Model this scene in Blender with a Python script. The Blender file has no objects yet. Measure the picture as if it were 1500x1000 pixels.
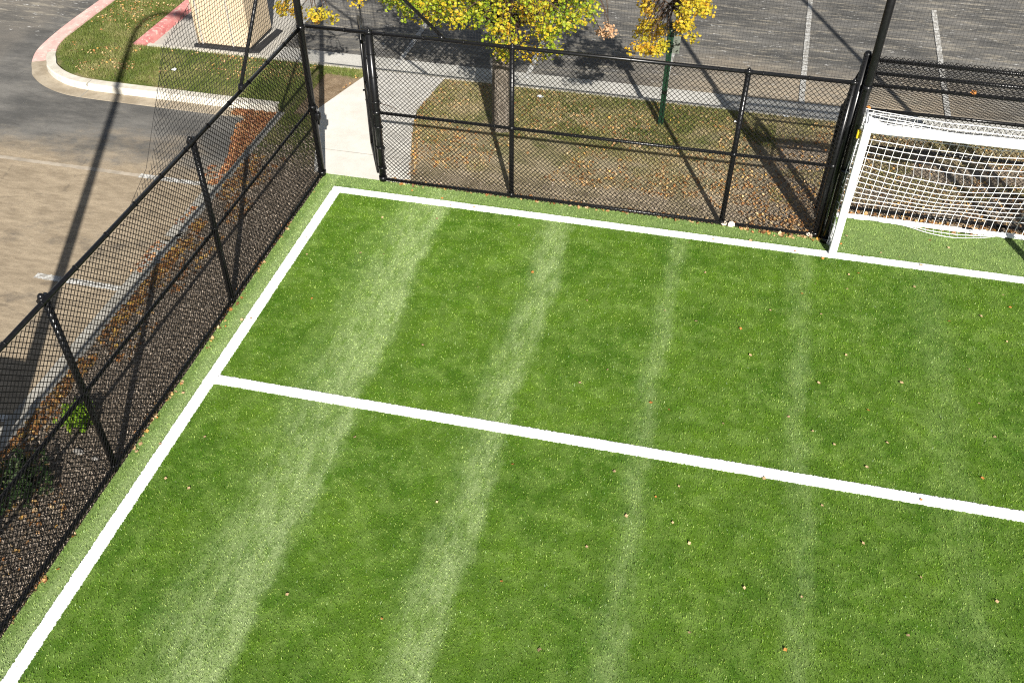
import bpy, math, random
import numpy as np
from mathutils import Vector, Matrix
random.seed(7); RNG = np.random.default_rng(11)
S = bpy.context.scene
COL = S.collection
SK = 1.52                                   # shadow length of one metre of height
AZ = math.radians(21.6); EL = math.atan(math.cos(AZ)/SK)
LOT = -0.12                                 # asphalt level, turf and verge are at 0

# ------------------------------------------------------------------ mesh helpers
OFF = {}
class MB:
    def __init__(s): s.v=[]; s.f=[]; s.smooth=False
    def add(s, vs, fs):
        n=len(s.v); s.v+= [tuple(v) for v in vs]; s.f+=[tuple(i+n for i in f) for f in fs]; return s
    def box(s,x0,x1,y0,y1,z0,z1):
        return s.add([(x0,y0,z0),(x1,y0,z0),(x1,y1,z0),(x0,y1,z0),(x0,y0,z1),(x1,y0,z1),(x1,y1,z1),(x0,y1,z1)],
              [(0,3,2,1),(4,5,6,7),(0,1,5,4),(1,2,6,5),(2,3,7,6),(3,0,4,7)])
    def bevbox(s,x0,x1,y0,y1,z0,z1,b=.01):
        r=[]; 
        for z,i in ((z0,0),(z0+b,1),(z1-b,1),(z1,0)):
            q = 0 if i else b
            r+= [(x0+b,y0+q,z),(x1-b,y0+q,z),(x1-q,y0+b,z),(x1-q,y1-b,z),(x1-b,y1-q,z),(x0+b,y1-q,z),(x0+q,y1-b,z),(x0+q,y0+b,z)]
        f=[tuple(range(7,-1,-1)),tuple(range(24,32))]
        for k in range(3):
            for j in range(8): f.append((k*8+j,k*8+(j+1)%8,(k+1)*8+(j+1)%8,(k+1)*8+j))
        return s.add(r,f)
    def tube(s,p0,p1,r0,r1=None,n=12,cap=True):
        if r1 is None: r1=r0
        p0=Vector(p0);p1=Vector(p1);d=(p1-p0)
        if d.length<1e-6: return s
        d.normalize(); a=Vector((0,0,1)) if abs(d.z)<.9 else Vector((1,0,0))
        u=d.cross(a).normalized(); w=d.cross(u)
        vs=[];
        for P,r in((p0,r0),(p1,r1)):
            for k in range(n):
                t=2*math.pi*k/n; vs.append(P+u*(r*math.cos(t))+w*(r*math.sin(t)))
        fs=[(k,(k+1)%n,n+(k+1)%n,n+k) for k in range(n)]
        if cap: fs+= [tuple(range(n-1,-1,-1)),tuple(range(n,2*n))]
        return s.add(vs,fs)
    def path(s,pts,rs,n=10):
        if not hasattr(rs,'__len__'): rs=[rs]*len(pts)
        pts=[Vector(p) for p in pts]; vs=[];fs=[]
        u=None
        for i,P in enumerate(pts):
            d=(pts[min(i+1,len(pts)-1)]-pts[max(i-1,0)]).normalized()
            if u is None:
                a=Vector((0,0,1)) if abs(d.z)<.9 else Vector((1,0,0)); u=d.cross(a).normalized()
            else: u=(u-d*u.dot(d)).normalized()
            w=d.cross(u)
            for k in range(n):
                t=2*math.pi*k/n; vs.append(P+u*(rs[i]*math.cos(t))+w*(rs[i]*math.sin(t)))
        for i in range(len(pts)-1):
            for k in range(n): fs.append((i*n+k,i*n+(k+1)%n,(i+1)*n+(k+1)%n,(i+1)*n+k))
        m=len(pts)-1
        fs+= [tuple(range(n-1,-1,-1)),tuple(range(m*n,m*n+n))]
        return s.add(vs,fs)
    def dome(s,c,r,h,n=12,k=4):
        vs=[];fs=[]
        for i in range(k):
            a=math.pi/2*i/k
            for j in range(n):
                t=2*math.pi*j/n; vs.append((c[0]+r*math.cos(a)*math.cos(t),c[1]+r*math.cos(a)*math.sin(t),c[2]+h*math.sin(a)))
        vs.append((c[0],c[1],c[2]+h))
        for i in range(k-1):
            for j in range(n): fs.append((i*n+j,i*n+(j+1)%n,(i+1)*n+(j+1)%n,(i+1)*n+j))
        for j in range(n): fs.append(((k-1)*n+j,(k-1)*n+(j+1)%n,k*n))
        return s.add(vs,fs)
    def poly(s,pts,z0,z1=None):
        n=len(pts)
        if z1 is None: return s.add([(x,y,z0) for x,y in pts],[tuple(range(n))])
        return s.add([(x,y,z0) for x,y in pts]+[(x,y,z1) for x,y in pts],
            [tuple(range(n,2*n))]+[(i,(i+1)%n,n+(i+1)%n,n+i) for i in range(n)])
def finish(name,me,mat,parent):
    o=bpy.data.objects.new(name,me); COL.objects.link(o); me.materials.append(mat)
    if parent is not None: o.parent=parent; OFF[o.name]=OFF[parent.name]
    else: OFF[o.name]=Vector((0,0,0))
    return o
def build(name,mb,mat,parent=None,smooth=False,kind=None):
    off = OFF[parent.name] if parent is not None else Vector((0,0,0))
    me=bpy.data.meshes.new(name)
    me.from_pydata([(v[0]-off.x,v[1]-off.y,v[2]-off.z) for v in mb.v],[],mb.f); me.validate(); me.update()
    if smooth:
        me.polygons.foreach_set('use_smooth',[len(p.vertices)<=4 for p in me.polygons])
    o=finish(name,me,mat,parent)
    if kind: o['kind']=kind
    return o
def build_np(name,V,F,mat,parent=None,kind=None,smooth=False):
    """V (n,3); F (m,k) of constant k"""
    off = OFF[parent.name] if parent is not None else Vector((0,0,0))
    V=np.asarray(V,np.float32)-np.array(off,np.float32); F=np.asarray(F,np.int32); m,k=F.shape
    me=bpy.data.meshes.new(name); me.vertices.add(len(V)); me.vertices.foreach_set('co',V.ravel())
    me.loops.add(m*k); me.loops.foreach_set('vertex_index',F.ravel())
    me.polygons.add(m); me.polygons.foreach_set('loop_start',np.arange(0,m*k,k,dtype=np.int32))
    me.polygons.foreach_set('loop_total',np.full(m,k,np.int32))
    me.polygons.foreach_set('use_smooth',np.full(m,bool(smooth)))
    me.update(calc_edges=True)
    o=finish(name,me,mat,parent)
    if kind: o['kind']=kind
    return o
def thing(name,label,cat,loc,group=None):
    o=bpy.data.objects.new(name,None); COL.objects.link(o); o.location=loc; o.empty_display_size=.2
    OFF[o.name]=Vector(loc); o['label']=label; o['category']=cat
    if group:o['group']=group
    return o
def tag(o,label,cat,group=None,kind=None):
    o['label']=label; 
    if cat:o['category']=cat
    if group:o['group']=group
    if kind:o['kind']=kind
    return o
def origin(o,c):
    """move a top-level mesh's origin to c, keeping its world shape"""
    c=Vector(c); o.data.transform(Matrix.Translation(-c)); o.location=c; return o
def wires(A,B,r):
    """triangular prisms between point arrays A and B"""
    A=np.asarray(A,float);B=np.asarray(B,float);d=B-A;L=np.linalg.norm(d,axis=1,keepdims=True);d=d/np.maximum(L,1e-9)
    a=np.where(np.abs(d[:,2:3])<.9,np.array([[0,0,1.]]),np.array([[1.,0,0]]))
    u=np.cross(d,a);u/=np.linalg.norm(u,axis=1,keepdims=True);w=np.cross(d,u)
    n=len(A);V=np.zeros((n,6,3))
    for k in range(3):
        t=2*math.pi*k/3+.5;e=u*math.cos(t)*r+w*math.sin(t)*r
        V[:,k]=A+e;V[:,3+k]=B+e
    base=(np.arange(n)*6)[:,None,None]
    F=np.array([[0,1,4,3],[1,2,5,4],[2,0,3,5]])[None]+base
    return V.reshape(-1,3),F.reshape(-1,4)

# ------------------------------------------------------------------ materials
class NT:
    def __init__(s,name,rough=.8,spec=.3):
        s.m=bpy.data.materials.new(name); s.m.use_nodes=True; s.t=s.m.node_tree; s.b=s.t.nodes['Principled BSDF']
        s.b.inputs['Roughness'].default_value=rough; s.b.inputs['Specular IOR Level'].default_value=spec
        s.geo=s.t.nodes.new('ShaderNodeNewGeometry'); s.sep=s.t.nodes.new('ShaderNodeSeparateXYZ'); s.l(s.geo.outputs['Position'],s.sep.inputs[0])
        s.P=s.geo.outputs['Position']; s.X,s.Y,s.Z=s.sep.outputs; s.R=s.geo.outputs['Random Per Island']
    def l(s,a,b): s.t.links.new(a,b)
    def val(s,sock,v):
        if hasattr(v,'links'): s.l(v,sock)
        else: sock.default_value = v
    def noise(s,scale,detail=3,rough=.55,stretch=None,off=0):
        n=s.t.nodes.new('ShaderNodeTexNoise'); n.inputs['Scale'].default_value=scale; n.inputs['Detail'].default_value=detail; n.inputs['Roughness'].default_value=rough
        mp=s.t.nodes.new('ShaderNodeMapping'); s.l(s.P,mp.inputs[0])
        mp.inputs['Location'].default_value=(off,off*1.7,off*.3)
        if stretch: mp.inputs['Scale'].default_value=stretch
        s.l(mp.outputs[0],n.inputs['Vector']); return n.outputs['Fac']
    def vor(s,scale,out='Distance',stretch=None,feature='F1'):
        n=s.t.nodes.new('ShaderNodeTexVoronoi'); n.inputs['Scale'].default_value=scale; n.feature=feature
        mp=s.t.nodes.new('ShaderNodeMapping'); s.l(s.P,mp.inputs[0])
        if stretch: mp.inputs['Scale'].default_value=stretch
        s.l(mp.outputs[0],n.inputs['Vector']); return n.outputs[out]
    def op(s,o,a,b=0.,c=None,clamp=False):
        n=s.t.nodes.new('ShaderNodeMath'); n.operation=o; n.use_clamp=clamp
        s.val(n.inputs[0],a); s.val(n.inputs[1],b)
        if c is not None: s.val(n.inputs[2],c)
        return n.outputs[0]
    def ss(s,v,a,b,o0=0.,o1=1.):
        n=s.t.nodes.new('ShaderNodeMapRange'); n.interpolation_type='SMOOTHSTEP'
        s.val(n.inputs[0],v); n.inputs[1].default_value=a; n.inputs[2].default_value=b; n.inputs[3].default_value=o0; n.inputs[4].default_value=o1
        return n.outputs[0]
    def mix(s,f,a,b,mode='MIX'):
        n=s.t.nodes.new('ShaderNodeMix'); n.data_type='RGBA'; n.blend_type=mode
        s.val(n.inputs[0],f)
        for k,v in ((6,a),(7,b)):
            if hasattr(v,'links'): s.l(v,n.inputs[k])
            else: n.inputs[k].default_value=(*v,1)
        return n.outputs[2]
    def bump(s,h,strength=.5,dist=.01):
        n=s.t.nodes.new('ShaderNodeBump'); n.inputs['Strength'].default_value=strength; n.inputs['Distance'].default_value=dist
        s.l(h,n.inputs['Height']); s.l(n.outputs[0],s.b.inputs['Normal'])
    def col(s,c):
        if hasattr(c,'links'): s.l(c,s.b.inputs['Base Color'])
        else: s.b.inputs['Base Color'].default_value=(*c,1)
        return s
    def done(s): return s.m
def turf_color(n):
    big=n.noise(.9,4,.6); mid=n.noise(4.5,4,.65,off=3); wob=n.op('MULTIPLY',n.op('SUBTRACT',n.noise(.55,3,.6,off=9),.5),.45)
    wob2=n.op('MULTIPLY',n.op('SUBTRACT',n.noise(3.2,4,.7,off=19),.5),.34)
    xw=n.op('ADD',n.op('ADD',n.X,wob),wob2)
    band=None
    for c,w,a in ((1.93,1.12,1.),(3.75,.62,.95),(5.43,.38,.55),(7.10,.36,.42),(8.85,.6,.22)):
        d=n.op('SUBTRACT',c,xw); b=n.op('MULTIPLY',n.ss(d,-.07,.10,0.,a),n.ss(d,w*.25,w,1.,0.))
        band=b if band is None else n.op('MAXIMUM',band,b)
    near=n.ss(n.Y,-10.,-5.,1.1,.92); band=n.op('MULTIPLY',band,near)
    band=n.op('MULTIPLY',band,n.ss(n.noise(2.6,5,.8,stretch=(2.2,.7,1),off=31),.36,.60,.3,1.))
    fringe=n.op('MULTIPLY',n.ss(n.X,.0,-.02,0.,1.),n.ss(n.op('ADD',n.X,n.op('MULTIPLY',wob2,.4)),-.22,-.07,.38,.85))
    fringe2=n.ss(n.Y,.0,.06,0.,.5)
    band=n.op('MAXIMUM',band,n.op('MAXIMUM',fringe,fringe2))
    tex=n.ss(n.noise(42,4,.8,off=5),.32,.66)
    c=n.mix(n.ss(big,.35,.65),(.047,.130,.003),(.104,.205,.011))
    c=n.mix(n.op('MULTIPLY',n.ss(mid,.40,.64),.8),c,(.168,.272,.052))
    c=n.mix(n.op('MULTIPLY',n.ss(n.noise(2.4,4,.7,off=61),.40,.62,1.,0.),.45),c,(.038,.098,.0012))
    c=n.mix(n.op('MULTIPLY',band,n.op('ADD',.34,n.op('MULTIPLY',tex,.72)),clamp=True),c,(.41,.51,.24))
    c=n.mix(n.op('MULTIPLY',tex,.22),c,(.18,.28,.035))
    return c
def m_turf(name,blade):
    n=NT(name,.62,.25); c=turf_color(n)
    if blade:
        c=n.mix(n.ss(n.R,.0,.5,.65,0.),c,(.026,.068,.002)); c=n.mix(n.ss(n.R,.70,1.,0.,.55),c,(.38,.46,.12))
        n.b.inputs['Roughness'].default_value=.45
    else:
        f=n.noise(150,3,.8,stretch=(1,1,.2)); c=n.mix(n.ss(f,.35,.65,.55,0.),c,(.026,.06,.002)); n.bump(f,.9,.012)
    n.col(c); return n.done()
def m_simple(name,c,rough=.5,spec=.4,vary=.15,scale=8,bump=0):
    n=NT(name,rough,spec); f=n.noise(scale,4,.6)
    c2=tuple(max(0,x*(1-vary*2)) for x in c); n.col(n.mix(n.ss(f,.3,.7),c2,c))
    if bump: n.bump(n.noise(scale*12,3,.6),bump,.004)
    return n.done()
M={}
M['turf']=m_turf('turf_mat',False); M['blade']=m_turf('turf_fibre_mat',True)
def m_line():
    n=NT('painted_line_mat',.7,.2); f=n.noise(70,4,.75)
    n.col(n.mix(n.ss(f,.3,.45),(.60,.63,.58),(.86,.87,.86))); n.bump(n.noise(160,3,.8),.8,.01); return n.done()
M['line']=m_line()
def m_verge():
    n=NT('verge_soil_mat',.95,.1)
    mul=n.noise(22,5,.75,stretch=(1,1,1)); chips=n.vor(38,'Color'); sp=n.t.nodes.new('ShaderNodeSeparateColor'); n.l(chips,sp.inputs[0])
    mulch=n.mix(n.ss(mul,.3,.7),(.15,.118,.085),(.30,.245,.19)); mulch=n.mix(n.ss(sp.outputs[0],.8,.95,0.,.5),mulch,(.36,.31,.26))
    dirt=n.mix(n.ss(n.noise(3,5,.7),.3,.7),(.20,.14,.085),(.36,.27,.18))
    lawn=n.mix(n.ss(n.noise(2.2,5,.7,off=4),.38,.62),(.16,.18,.05),(.42,.345,.20))
    dry=n.mix(n.ss(n.noise(1.7,5,.7,off=14),.35,.65),(.35,.29,.165),(.60,.49,.34))
    grain=n.noise(60,4,.8)
    wobx=n.op('MULTIPLY',n.op('SUBTRACT',n.noise(2.5,4,.6,off=2),.5),.8)
    yw=n.op('ADD',n.Y,wobx)
    left=n.ss(n.op('ADD',n.X,n.op('MULTIPLY',wobx,.6)),-.25,-.45)            # west of the fence
    c=n.mix(n.ss(yw,2.6,.6,0.,1.),lawn,dry)                            # behind the end fence
    c=n.mix(n.ss(yw,1.1,.6),c,n.mix(.4,dry,mulch))                     # foot of the fence
    c=n.mix(n.op('MULTIPLY',n.ss(n.X,5.6,6.9),n.ss(yw,3.9,3.1)),c,n.mix(n.ss(mul,.3,.7),(.25,.20,.145),(.44,.36,.27)))
    gl=n.mix(n.ss(n.noise(2.6,4,.6,off=7),.45,.62),(.11,.14,.035),(.24,.21,.10))
    wl=n.mix(n.ss(yw,.9,.2),gl,mulch)
    c=n.mix(left,c,wl)
    dd=n.op('MULTIPLY',n.ss(n.X,-1.75,-1.5),n.op('MULTIPLY',n.ss(n.X,.2,-.1),n.op('MULTIPLY',n.ss(n.Y,1.7,2.1),n.ss(yw,3.75,3.5))))
    c=n.mix(dd,c,dirt)
    c=n.mix(n.ss(grain,.3,.7,.28,0.),c,(.035,.028,.018))
    n.col(c); n.bump(n.op('ADD',grain,n.op('MULTIPLY',sp.outputs[1],.6)),1.,.02); return n.done()
M['verge']=m_verge()
def m_lot():
    n=NT('asphalt_mat',.92,.2)
    st=n.noise(1.1,6,.68,stretch=(.55,1.6,1)); st2=n.noise(5,6,.75,stretch=(.5,1.7,1),off=6); g=n.noise(95,3,.8)
    pat=n.noise(.8,6,.72,stretch=(.8,1.2,1),off=12)
    asp=n.mix(n.ss(st,.35,.68),(.080,.078,.073),(.180,.171,.155))
    asp=n.mix(n.ss(st2,.56,.75,0.,.55),asp,(.23,.21,.17))
    sand=n.mix(n.ss(st2,.3,.7),(.235,.185,.125),(.385,.31,.215)); sand=n.mix(n.ss(pat,.54,.70,0.,.75),sand,(.10,.088,.074))
    # left lot: sand washed over the asphalt south of the island
    yw=n.op('ADD',n.Y,n.op('MULTIPLY',n.op('SUBTRACT',pat,.5),3.2))
    sm=n.op('MULTIPLY',n.ss(yw,.95,-.35),n.ss(n.op('ADD',n.X,n.op('MULTIPLY',n.op('SUBTRACT',st,.5),2.)),-8.2,-6.6))
    sm=n.op('MULTIPLY',sm,n.ss(n.X,-1.2,-1.6))
    drv=n.op('MULTIPLY',n.ss(n.X,-7.7,-8.2),n.ss(st,.38,.6,.3,.9))                 # drive lane west: warm grey
    c=n.mix(drv,asp,(.165,.148,.125)); c=n.mix(sm,c,sand)
    gx=n.ss(n.op('ABSOLUTE',n.op('SUBTRACT',n.X,7.4)),4.2,1.2); gy=n.ss(n.op('ADD',n.Y,n.op('MULTIPLY',n.op('SUBTRACT',pat,.5),2.6)),6.5,4.9)
    tan=n.op('MULTIPLY',n.op('MULTIPLY',gx,gy),n.ss(n.Y,3.9,4.0))
    c=n.mix(n.op('MULTIPLY',tan,n.ss(st2,.34,.6,.45,1.)),c,(.43,.35,.25))
    rt=n.op('MULTIPLY',n.ss(n.Y,4,5),n.ss(n.noise(3.4,5,.8,stretch=(.35,2.2,1),off=22),.49,.66,0.,.8)); c=n.mix(rt,c,(.36,.32,.25))
    spk=n.op('MULTIPLY',n.ss(n.noise(9,4,.75,stretch=(.6,1.8,1),off=41),.63,.67),n.ss(n.Y,3.8,4.2)); c=n.mix(spk,c,(.52,.51,.48))
    cr=n.vor(.55,'Distance',stretch=(1,1,.01),feature='DISTANCE_TO_EDGE')
    cr=n.op('ADD',cr,n.op('MULTIPLY',n.op('SUBTRACT',st2,.5),.09)); c=n.mix(n.ss(cr,.000,.004,.25,0.),c,(.05,.045,.04))
    c=n.mix(n.ss(g,.3,.7,.35,0.),c,(.03,.03,.03)); c=n.mix(n.ss(n.noise(60,2,.7,off=2),.66,.74,0.,.35),c,(.4,.37,.33))
    n.col(c); n.bump(g,.6,.006); return n.done()
M['lot']=m_lot()
def m_conc(name,a,b,stain=(.20,.17,.13),amt=.4,sc=3.):
    n=NT(name,.9,.2); f=n.noise(sc,5,.65); g=n.noise(120,3,.8); k=n.noise(sc*1.6,6,.75,off=8)
    c=n.mix(n.ss(f,.3,.7),a,b); c=n.mix(n.ss(k,.56,.72,0.,amt),c,stain); c=n.mix(n.ss(g,.3,.6,.15,0.),c,(.2,.19,.17))
    n.col(c); n.bump(g,.35,.004); return n.done()
M['walk']=m_conc('walk_concrete_mat',(.50,.475,.43),(.60,.575,.53),(.46,.40,.33),.5,1.4)
M['kerb']=m_conc('kerb_concrete_mat',(.42,.385,.32),(.56,.53,.46),(.26,.22,.17),.6,4)
M['gutter']=m_conc('gutter_concrete_mat',(.25,.205,.145),(.37,.315,.235),(.20,.16,.11),.6,4)
M['gutter2']=m_conc('lot_gutter_mat',(.21,.20,.172),(.33,.315,.28),(.14,.13,.12),.7,3)
M['gutter3']=m_conc('pale_gutter_mat',(.37,.36,.325),(.50,.485,.445),(.13,.125,.115),.75,1.5)
M['pad']=m_conc('pad_concrete_mat',(.33,.31,.27),(.43,.405,.36),(.22,.2,.17),.6,3)
def m_pink(name,a,b,chip):
    n=NT(name,.85,.25); k=n.noise(9,6,.8); f=n.noise(3,4,.6)
    c=n.mix(n.ss(f,.3,.7),a,b); c=n.mix(n.ss(k,.53,.60,0.,.9),c,chip); n.col(c); n.bump(n.noise(80,3,.8),.3,.004); return n.done()
M['pink']=m_pink('faded_red_paint_mat',(.52,.30,.27),(.60,.40,.35),(.62,.52,.45))
M['red']=m_pink('red_paint_mat',(.40,.11,.11),(.50,.22,.20),(.58,.44,.38))
def m_paint():
    n=NT('stall_paint_mat',.8,.2); k=n.noise(14,5,.8)
    n.col(n.mix(n.ss(k,.42,.58,0.,.85),(.48,.475,.45),(.20,.185,.16))); return n.done()
M['stripe']=m_paint()
M['stripe_worn']=m_simple('worn_stall_paint_mat',(.36,.31,.245),.85,.2,.16,5)
def m_black(name,c=(.0055,.0055,.006),rough=.27,spec=.3):
    n=NT(name,rough,spec); f=n.noise(30,4,.7); n.col(n.mix(n.ss(f,.45,.75,0.,.5),c,tuple(x*2.4 for x in c))); return n.done()
M['black']=m_black('black_vinyl_steel_mat'); M['wire']=m_black('black_wire_mat',(.004,.004,.004),.8,.1)
M['cord']=m_black('black_net_cord_mat',(.012,.012,.013),.8,.15)
M['white']=m_simple('white_powder_coat_mat',(.82,.83,.84),.35,.5,.04,6)
M['netw']=m_simple('white_net_cord_mat',(.80,.80,.79),.8,.2,.05,30)
M['yellow']=m_simple('yellow_plastic_mat',(.75,.50,.02),.4,.5,.05)
M['green_post']=m_simple('green_steel_mat',(.006,.036,.015),.4,.5,.2,10)
M['alu']=m_simple('aluminium_mat',(.15,.165,.135),.4,.6,.1)
def m_bin(name,a,b):
    n=NT(name,.55,.35); f=n.noise(1.5,5,.65); k=n.noise(5,6,.8,stretch=(3,3,.35),off=4)
    c=n.mix(n.ss(f,.3,.7),a,b); c=n.mix(n.ss(k,.58,.72,0.,.25),c,(.35,.26,.17)); n.col(c); return n.done()
M['bin']=m_bin('beige_panel_mat',(.43,.34,.225),(.50,.40,.28)); M['seam']=m_simple('grey_seam_mat',(.30,.29,.27),.6,.3,.1)
M['rubber']=m_simple('black_base_mat',(.02,.02,.021),.7,.3,.2)
def m_bark():
    n=NT('bark_mat',.95,.1); f=n.noise(9,6,.75,stretch=(2.2,2.2,.45)); v=n.vor(16,'Distance',stretch=(2,2,.5))
    c=n.mix(n.ss(f,.3,.7),(.10,.082,.062),(.26,.225,.185)); c=n.mix(n.ss(v,.0,.25,.55,0.),c,(.07,.055,.04)); n.col(c)
    n.bump(n.op('ADD',f,v),1.,.03); return n.done()
M['bark']=m_bark()
M['twig']=m_simple('twig_mat',(.10,.065,.045),.9,.1,.2,20)
def m_leaf(name,cols,trans=.45,clump=None):
    n=NT(name,.5,.3); cr=n.t.nodes.new('ShaderNodeValToRGB'); cr.color_ramp.interpolation='LINEAR'
    e=cr.color_ramp.elements
    while len(e)<len(cols): e.new(.5)
    for i,c in enumerate(cols): e[i].position=i/(len(cols)-1); e[i].color=(*c,1)
    f=n.R
    if clump: f=n.op('ADD',n.op('MULTIPLY',n.R,.45),n.op('MULTIPLY',n.ss(n.noise(clump,3,.6),.33,.67),.55))
    n.l(f,cr.inputs[0]); n.col(cr.outputs[0])
    tr=n.t.nodes.new('ShaderNodeBsdfTranslucent'); n.l(cr.outputs[0],tr.inputs[0]); mx=n.t.nodes.new('ShaderNodeMixShader'); mx.inputs[0].default_value=trans
    out=n.t.nodes['Material Output']; n.l(n.b.outputs[0],mx.inputs[1]); n.l(tr.outputs[0],mx.inputs[2]); n.l(mx.outputs[0],out.inputs[0])
    return n.done()
M['leafY']=m_leaf('yellow_green_leaf_mat',[(.09,.16,.012),(.20,.31,.018),(.38,.43,.025),(.62,.48,.03),(.64,.32,.03)],.4,1.3)
M['leafO']=m_leaf('golden_leaf_mat',[(.30,.31,.025),(.54,.45,.03),(.68,.46,.035),(.62,.30,.03)],.4,2.)
M['leafP']=m_leaf('dead_leaf_mat',[(.60,.36,.20),(.70,.46,.28)],.3)
M['litter']=m_leaf('orange_litter_mat',[(.05,.028,.016),(.16,.068,.024),(.30,.13,.036),(.38,.23,.09),(.48,.30,.06)],.15)
M['litterT']=m_leaf('tan_litter_mat',[(.12,.07,.03),(.33,.14,.04),(.44,.28,.14),(.54,.40,.22),(.58,.32,.07)],.15)
M['litterR']=m_leaf('red_litter_mat',[(.10,.045,.025),(.22,.085,.038),(.31,.14,.06),(.42,.26,.13)],.15)
M['chips']=m_leaf('wood_chip_mat',[(.13,.10,.07),(.22,.175,.13),(.30,.245,.19),(.42,.35,.275)],.0)
M['grass']=m_leaf('lawn_blade_mat',[(.07,.11,.02),(.12,.16,.03),(.21,.22,.07),(.36,.31,.15)],.25,1.5)
M['drygrass']=m_leaf('dry_grass_mat',[(.15,.17,.04),(.31,.285,.10),(.49,.40,.22),(.60,.50,.33)],.2,1.1)
M['bush']=m_leaf('bush_leaf_mat',[(.12,.24,.02),(.25,.42,.03),(.36,.50,.05)],.35)
M['darkbush']=m_leaf('dark_bush_leaf_mat',[(.018,.04,.012),(.045,.085,.025),(.10,.13,.05)],.3)
M['tanleaf']=m_simple('dry_tan_leaf_mat',(.50,.35,.19),.8,.2,.15,40); M['orleaf']=m_simple('orange_leaf_mat',(.50,.20,.05),.8,.2,.15,40)
M['brleaf']=m_simple('brown_leaf_mat',(.22,.09,.035),.8,.2,.2,40); M['paleleaf']=m_simple('pale_leaf_mat',(.78,.66,.52),.8,.2,.1,40)
M['paper']=m_simple('paper_mat',(.8,.8,.78),.8,.1,.05,30); M['stone']=m_simple('stone_mat',(.42,.39,.35),.9,.1,.15,20)

# ------------------------------------------------------------------ leaf / blade scatter
LT=np.array([(0,-.5,0),(-.36,-.18,.10),(-.30,.22,.09),(0,.5,0),(.30,.22,.09),(.36,-.18,.10)])
LF=np.array([(0,3,2,1),(0,5,4,3)])
def rotm(a,b,c):
    ca,sa,cb,sb,cc,sc=np.cos(a),np.sin(a),np.cos(b),np.sin(b),np.cos(c),np.sin(c); z=np.zeros_like(a); o=np.ones_like(a)
    Rz=np.stack([np.stack([ca,-sa,z],-1),np.stack([sa,ca,z],-1),np.stack([z,z,o],-1)],-2)
    Rx=np.stack([np.stack([o,z,z],-1),np.stack([z,cb,-sb],-1),np.stack([z,sb,cb],-1)],-2)
    Ry=np.stack([np.stack([cc,z,sc],-1),np.stack([z,o,z],-1),np.stack([-sc,z,cc],-1)],-2)
    return Rz@Rx@Ry
def leaves_np(P,size,tilt,jit=.35,aspect=1.):
    n=len(P); R=rotm(RNG.uniform(0,6.283,n),RNG.normal(0,tilt,n),RNG.normal(0,tilt,n))
    s=size*(1+RNG.uniform(-jit,jit,n)); T=LT*np.array([aspect,1,RNG.uniform(.8,1.4)])
    V=np.einsum('nij,kj->nki',R,T)*s[:,None,None]+P[:,None,:]
    F=LF[None]+(np.arange(n)*6)[:,None,None]
    return V.reshape(-1,3),F.reshape(-1,4)
def blades_np(P,h,w,lean):
    n=len(P); a=RNG.uniform(0,6.283,n); b=RNG.uniform(0,6.283,n); hh=h*RNG.uniform(.6,1.3,n); le=np.abs(RNG.normal(0,lean,n))
    d=np.stack([np.cos(a),np.sin(a),np.zeros(n)],-1)*w/2
    tip=np.stack([np.cos(b)*np.sin(le),np.sin(b)*np.sin(le),np.cos(le)],-1)*hh[:,None]
    V=np.stack([P-d,P+d,P+tip],1); F=np.arange(n*3).reshape(n,3)
    return V.reshape(-1,3),F
def inpoly(P,poly):
    x,y=P[:,0],P[:,1]; c=np.zeros(len(P),bool); n=len(poly)
    for i in range(n):
        x1,y1=poly[i];x2,y2=poly[(i+1)%n]
        if y1==y2: continue
        c^=((y1>y)!=(y2>y))&(x<(x2-x1)*(y-y1)/(y2-y1)+x1)
    return c
def rect_pts(x0,x1,y0,y1,n,z=0.): 
    return np.stack([RNG.uniform(x0,x1,n),RNG.uniform(y0,y1,n),np.full(n,z)],-1)
def vnoise(P,sc,seed=0):
    """smooth lattice noise for clumping scatter"""
    r=np.random.default_rng(seed).random((64,64)); q=P[:,:2]*sc+100; i=np.floor(q).astype(int); f=q-i; f=f*f*(3-2*f)
    g=lambda a,b:r[(i[:,0]+a)%64,(i[:,1]+b)%64]
    return (g(0,0)*(1-f[:,0])+g(1,0)*f[:,0])*(1-f[:,1])+(g(0,1)*(1-f[:,0])+g(1,1)*f[:,0])*f[:,1]

# ------------------------------------------------------------------ SETTING: lot, verge, turf, lines
def grid_sheet(x0,x1,y0,y1,z,n=1): return MB().add([(x0,y0,z),(x1,y0,z),(x1,y1,z),(x0,y1,z)],[(0,1,2,3)])
build('parking_lot',grid_sheet(-70,80,-60,90,LOT),M['lot'],kind='structure')
FAR=15.
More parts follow.
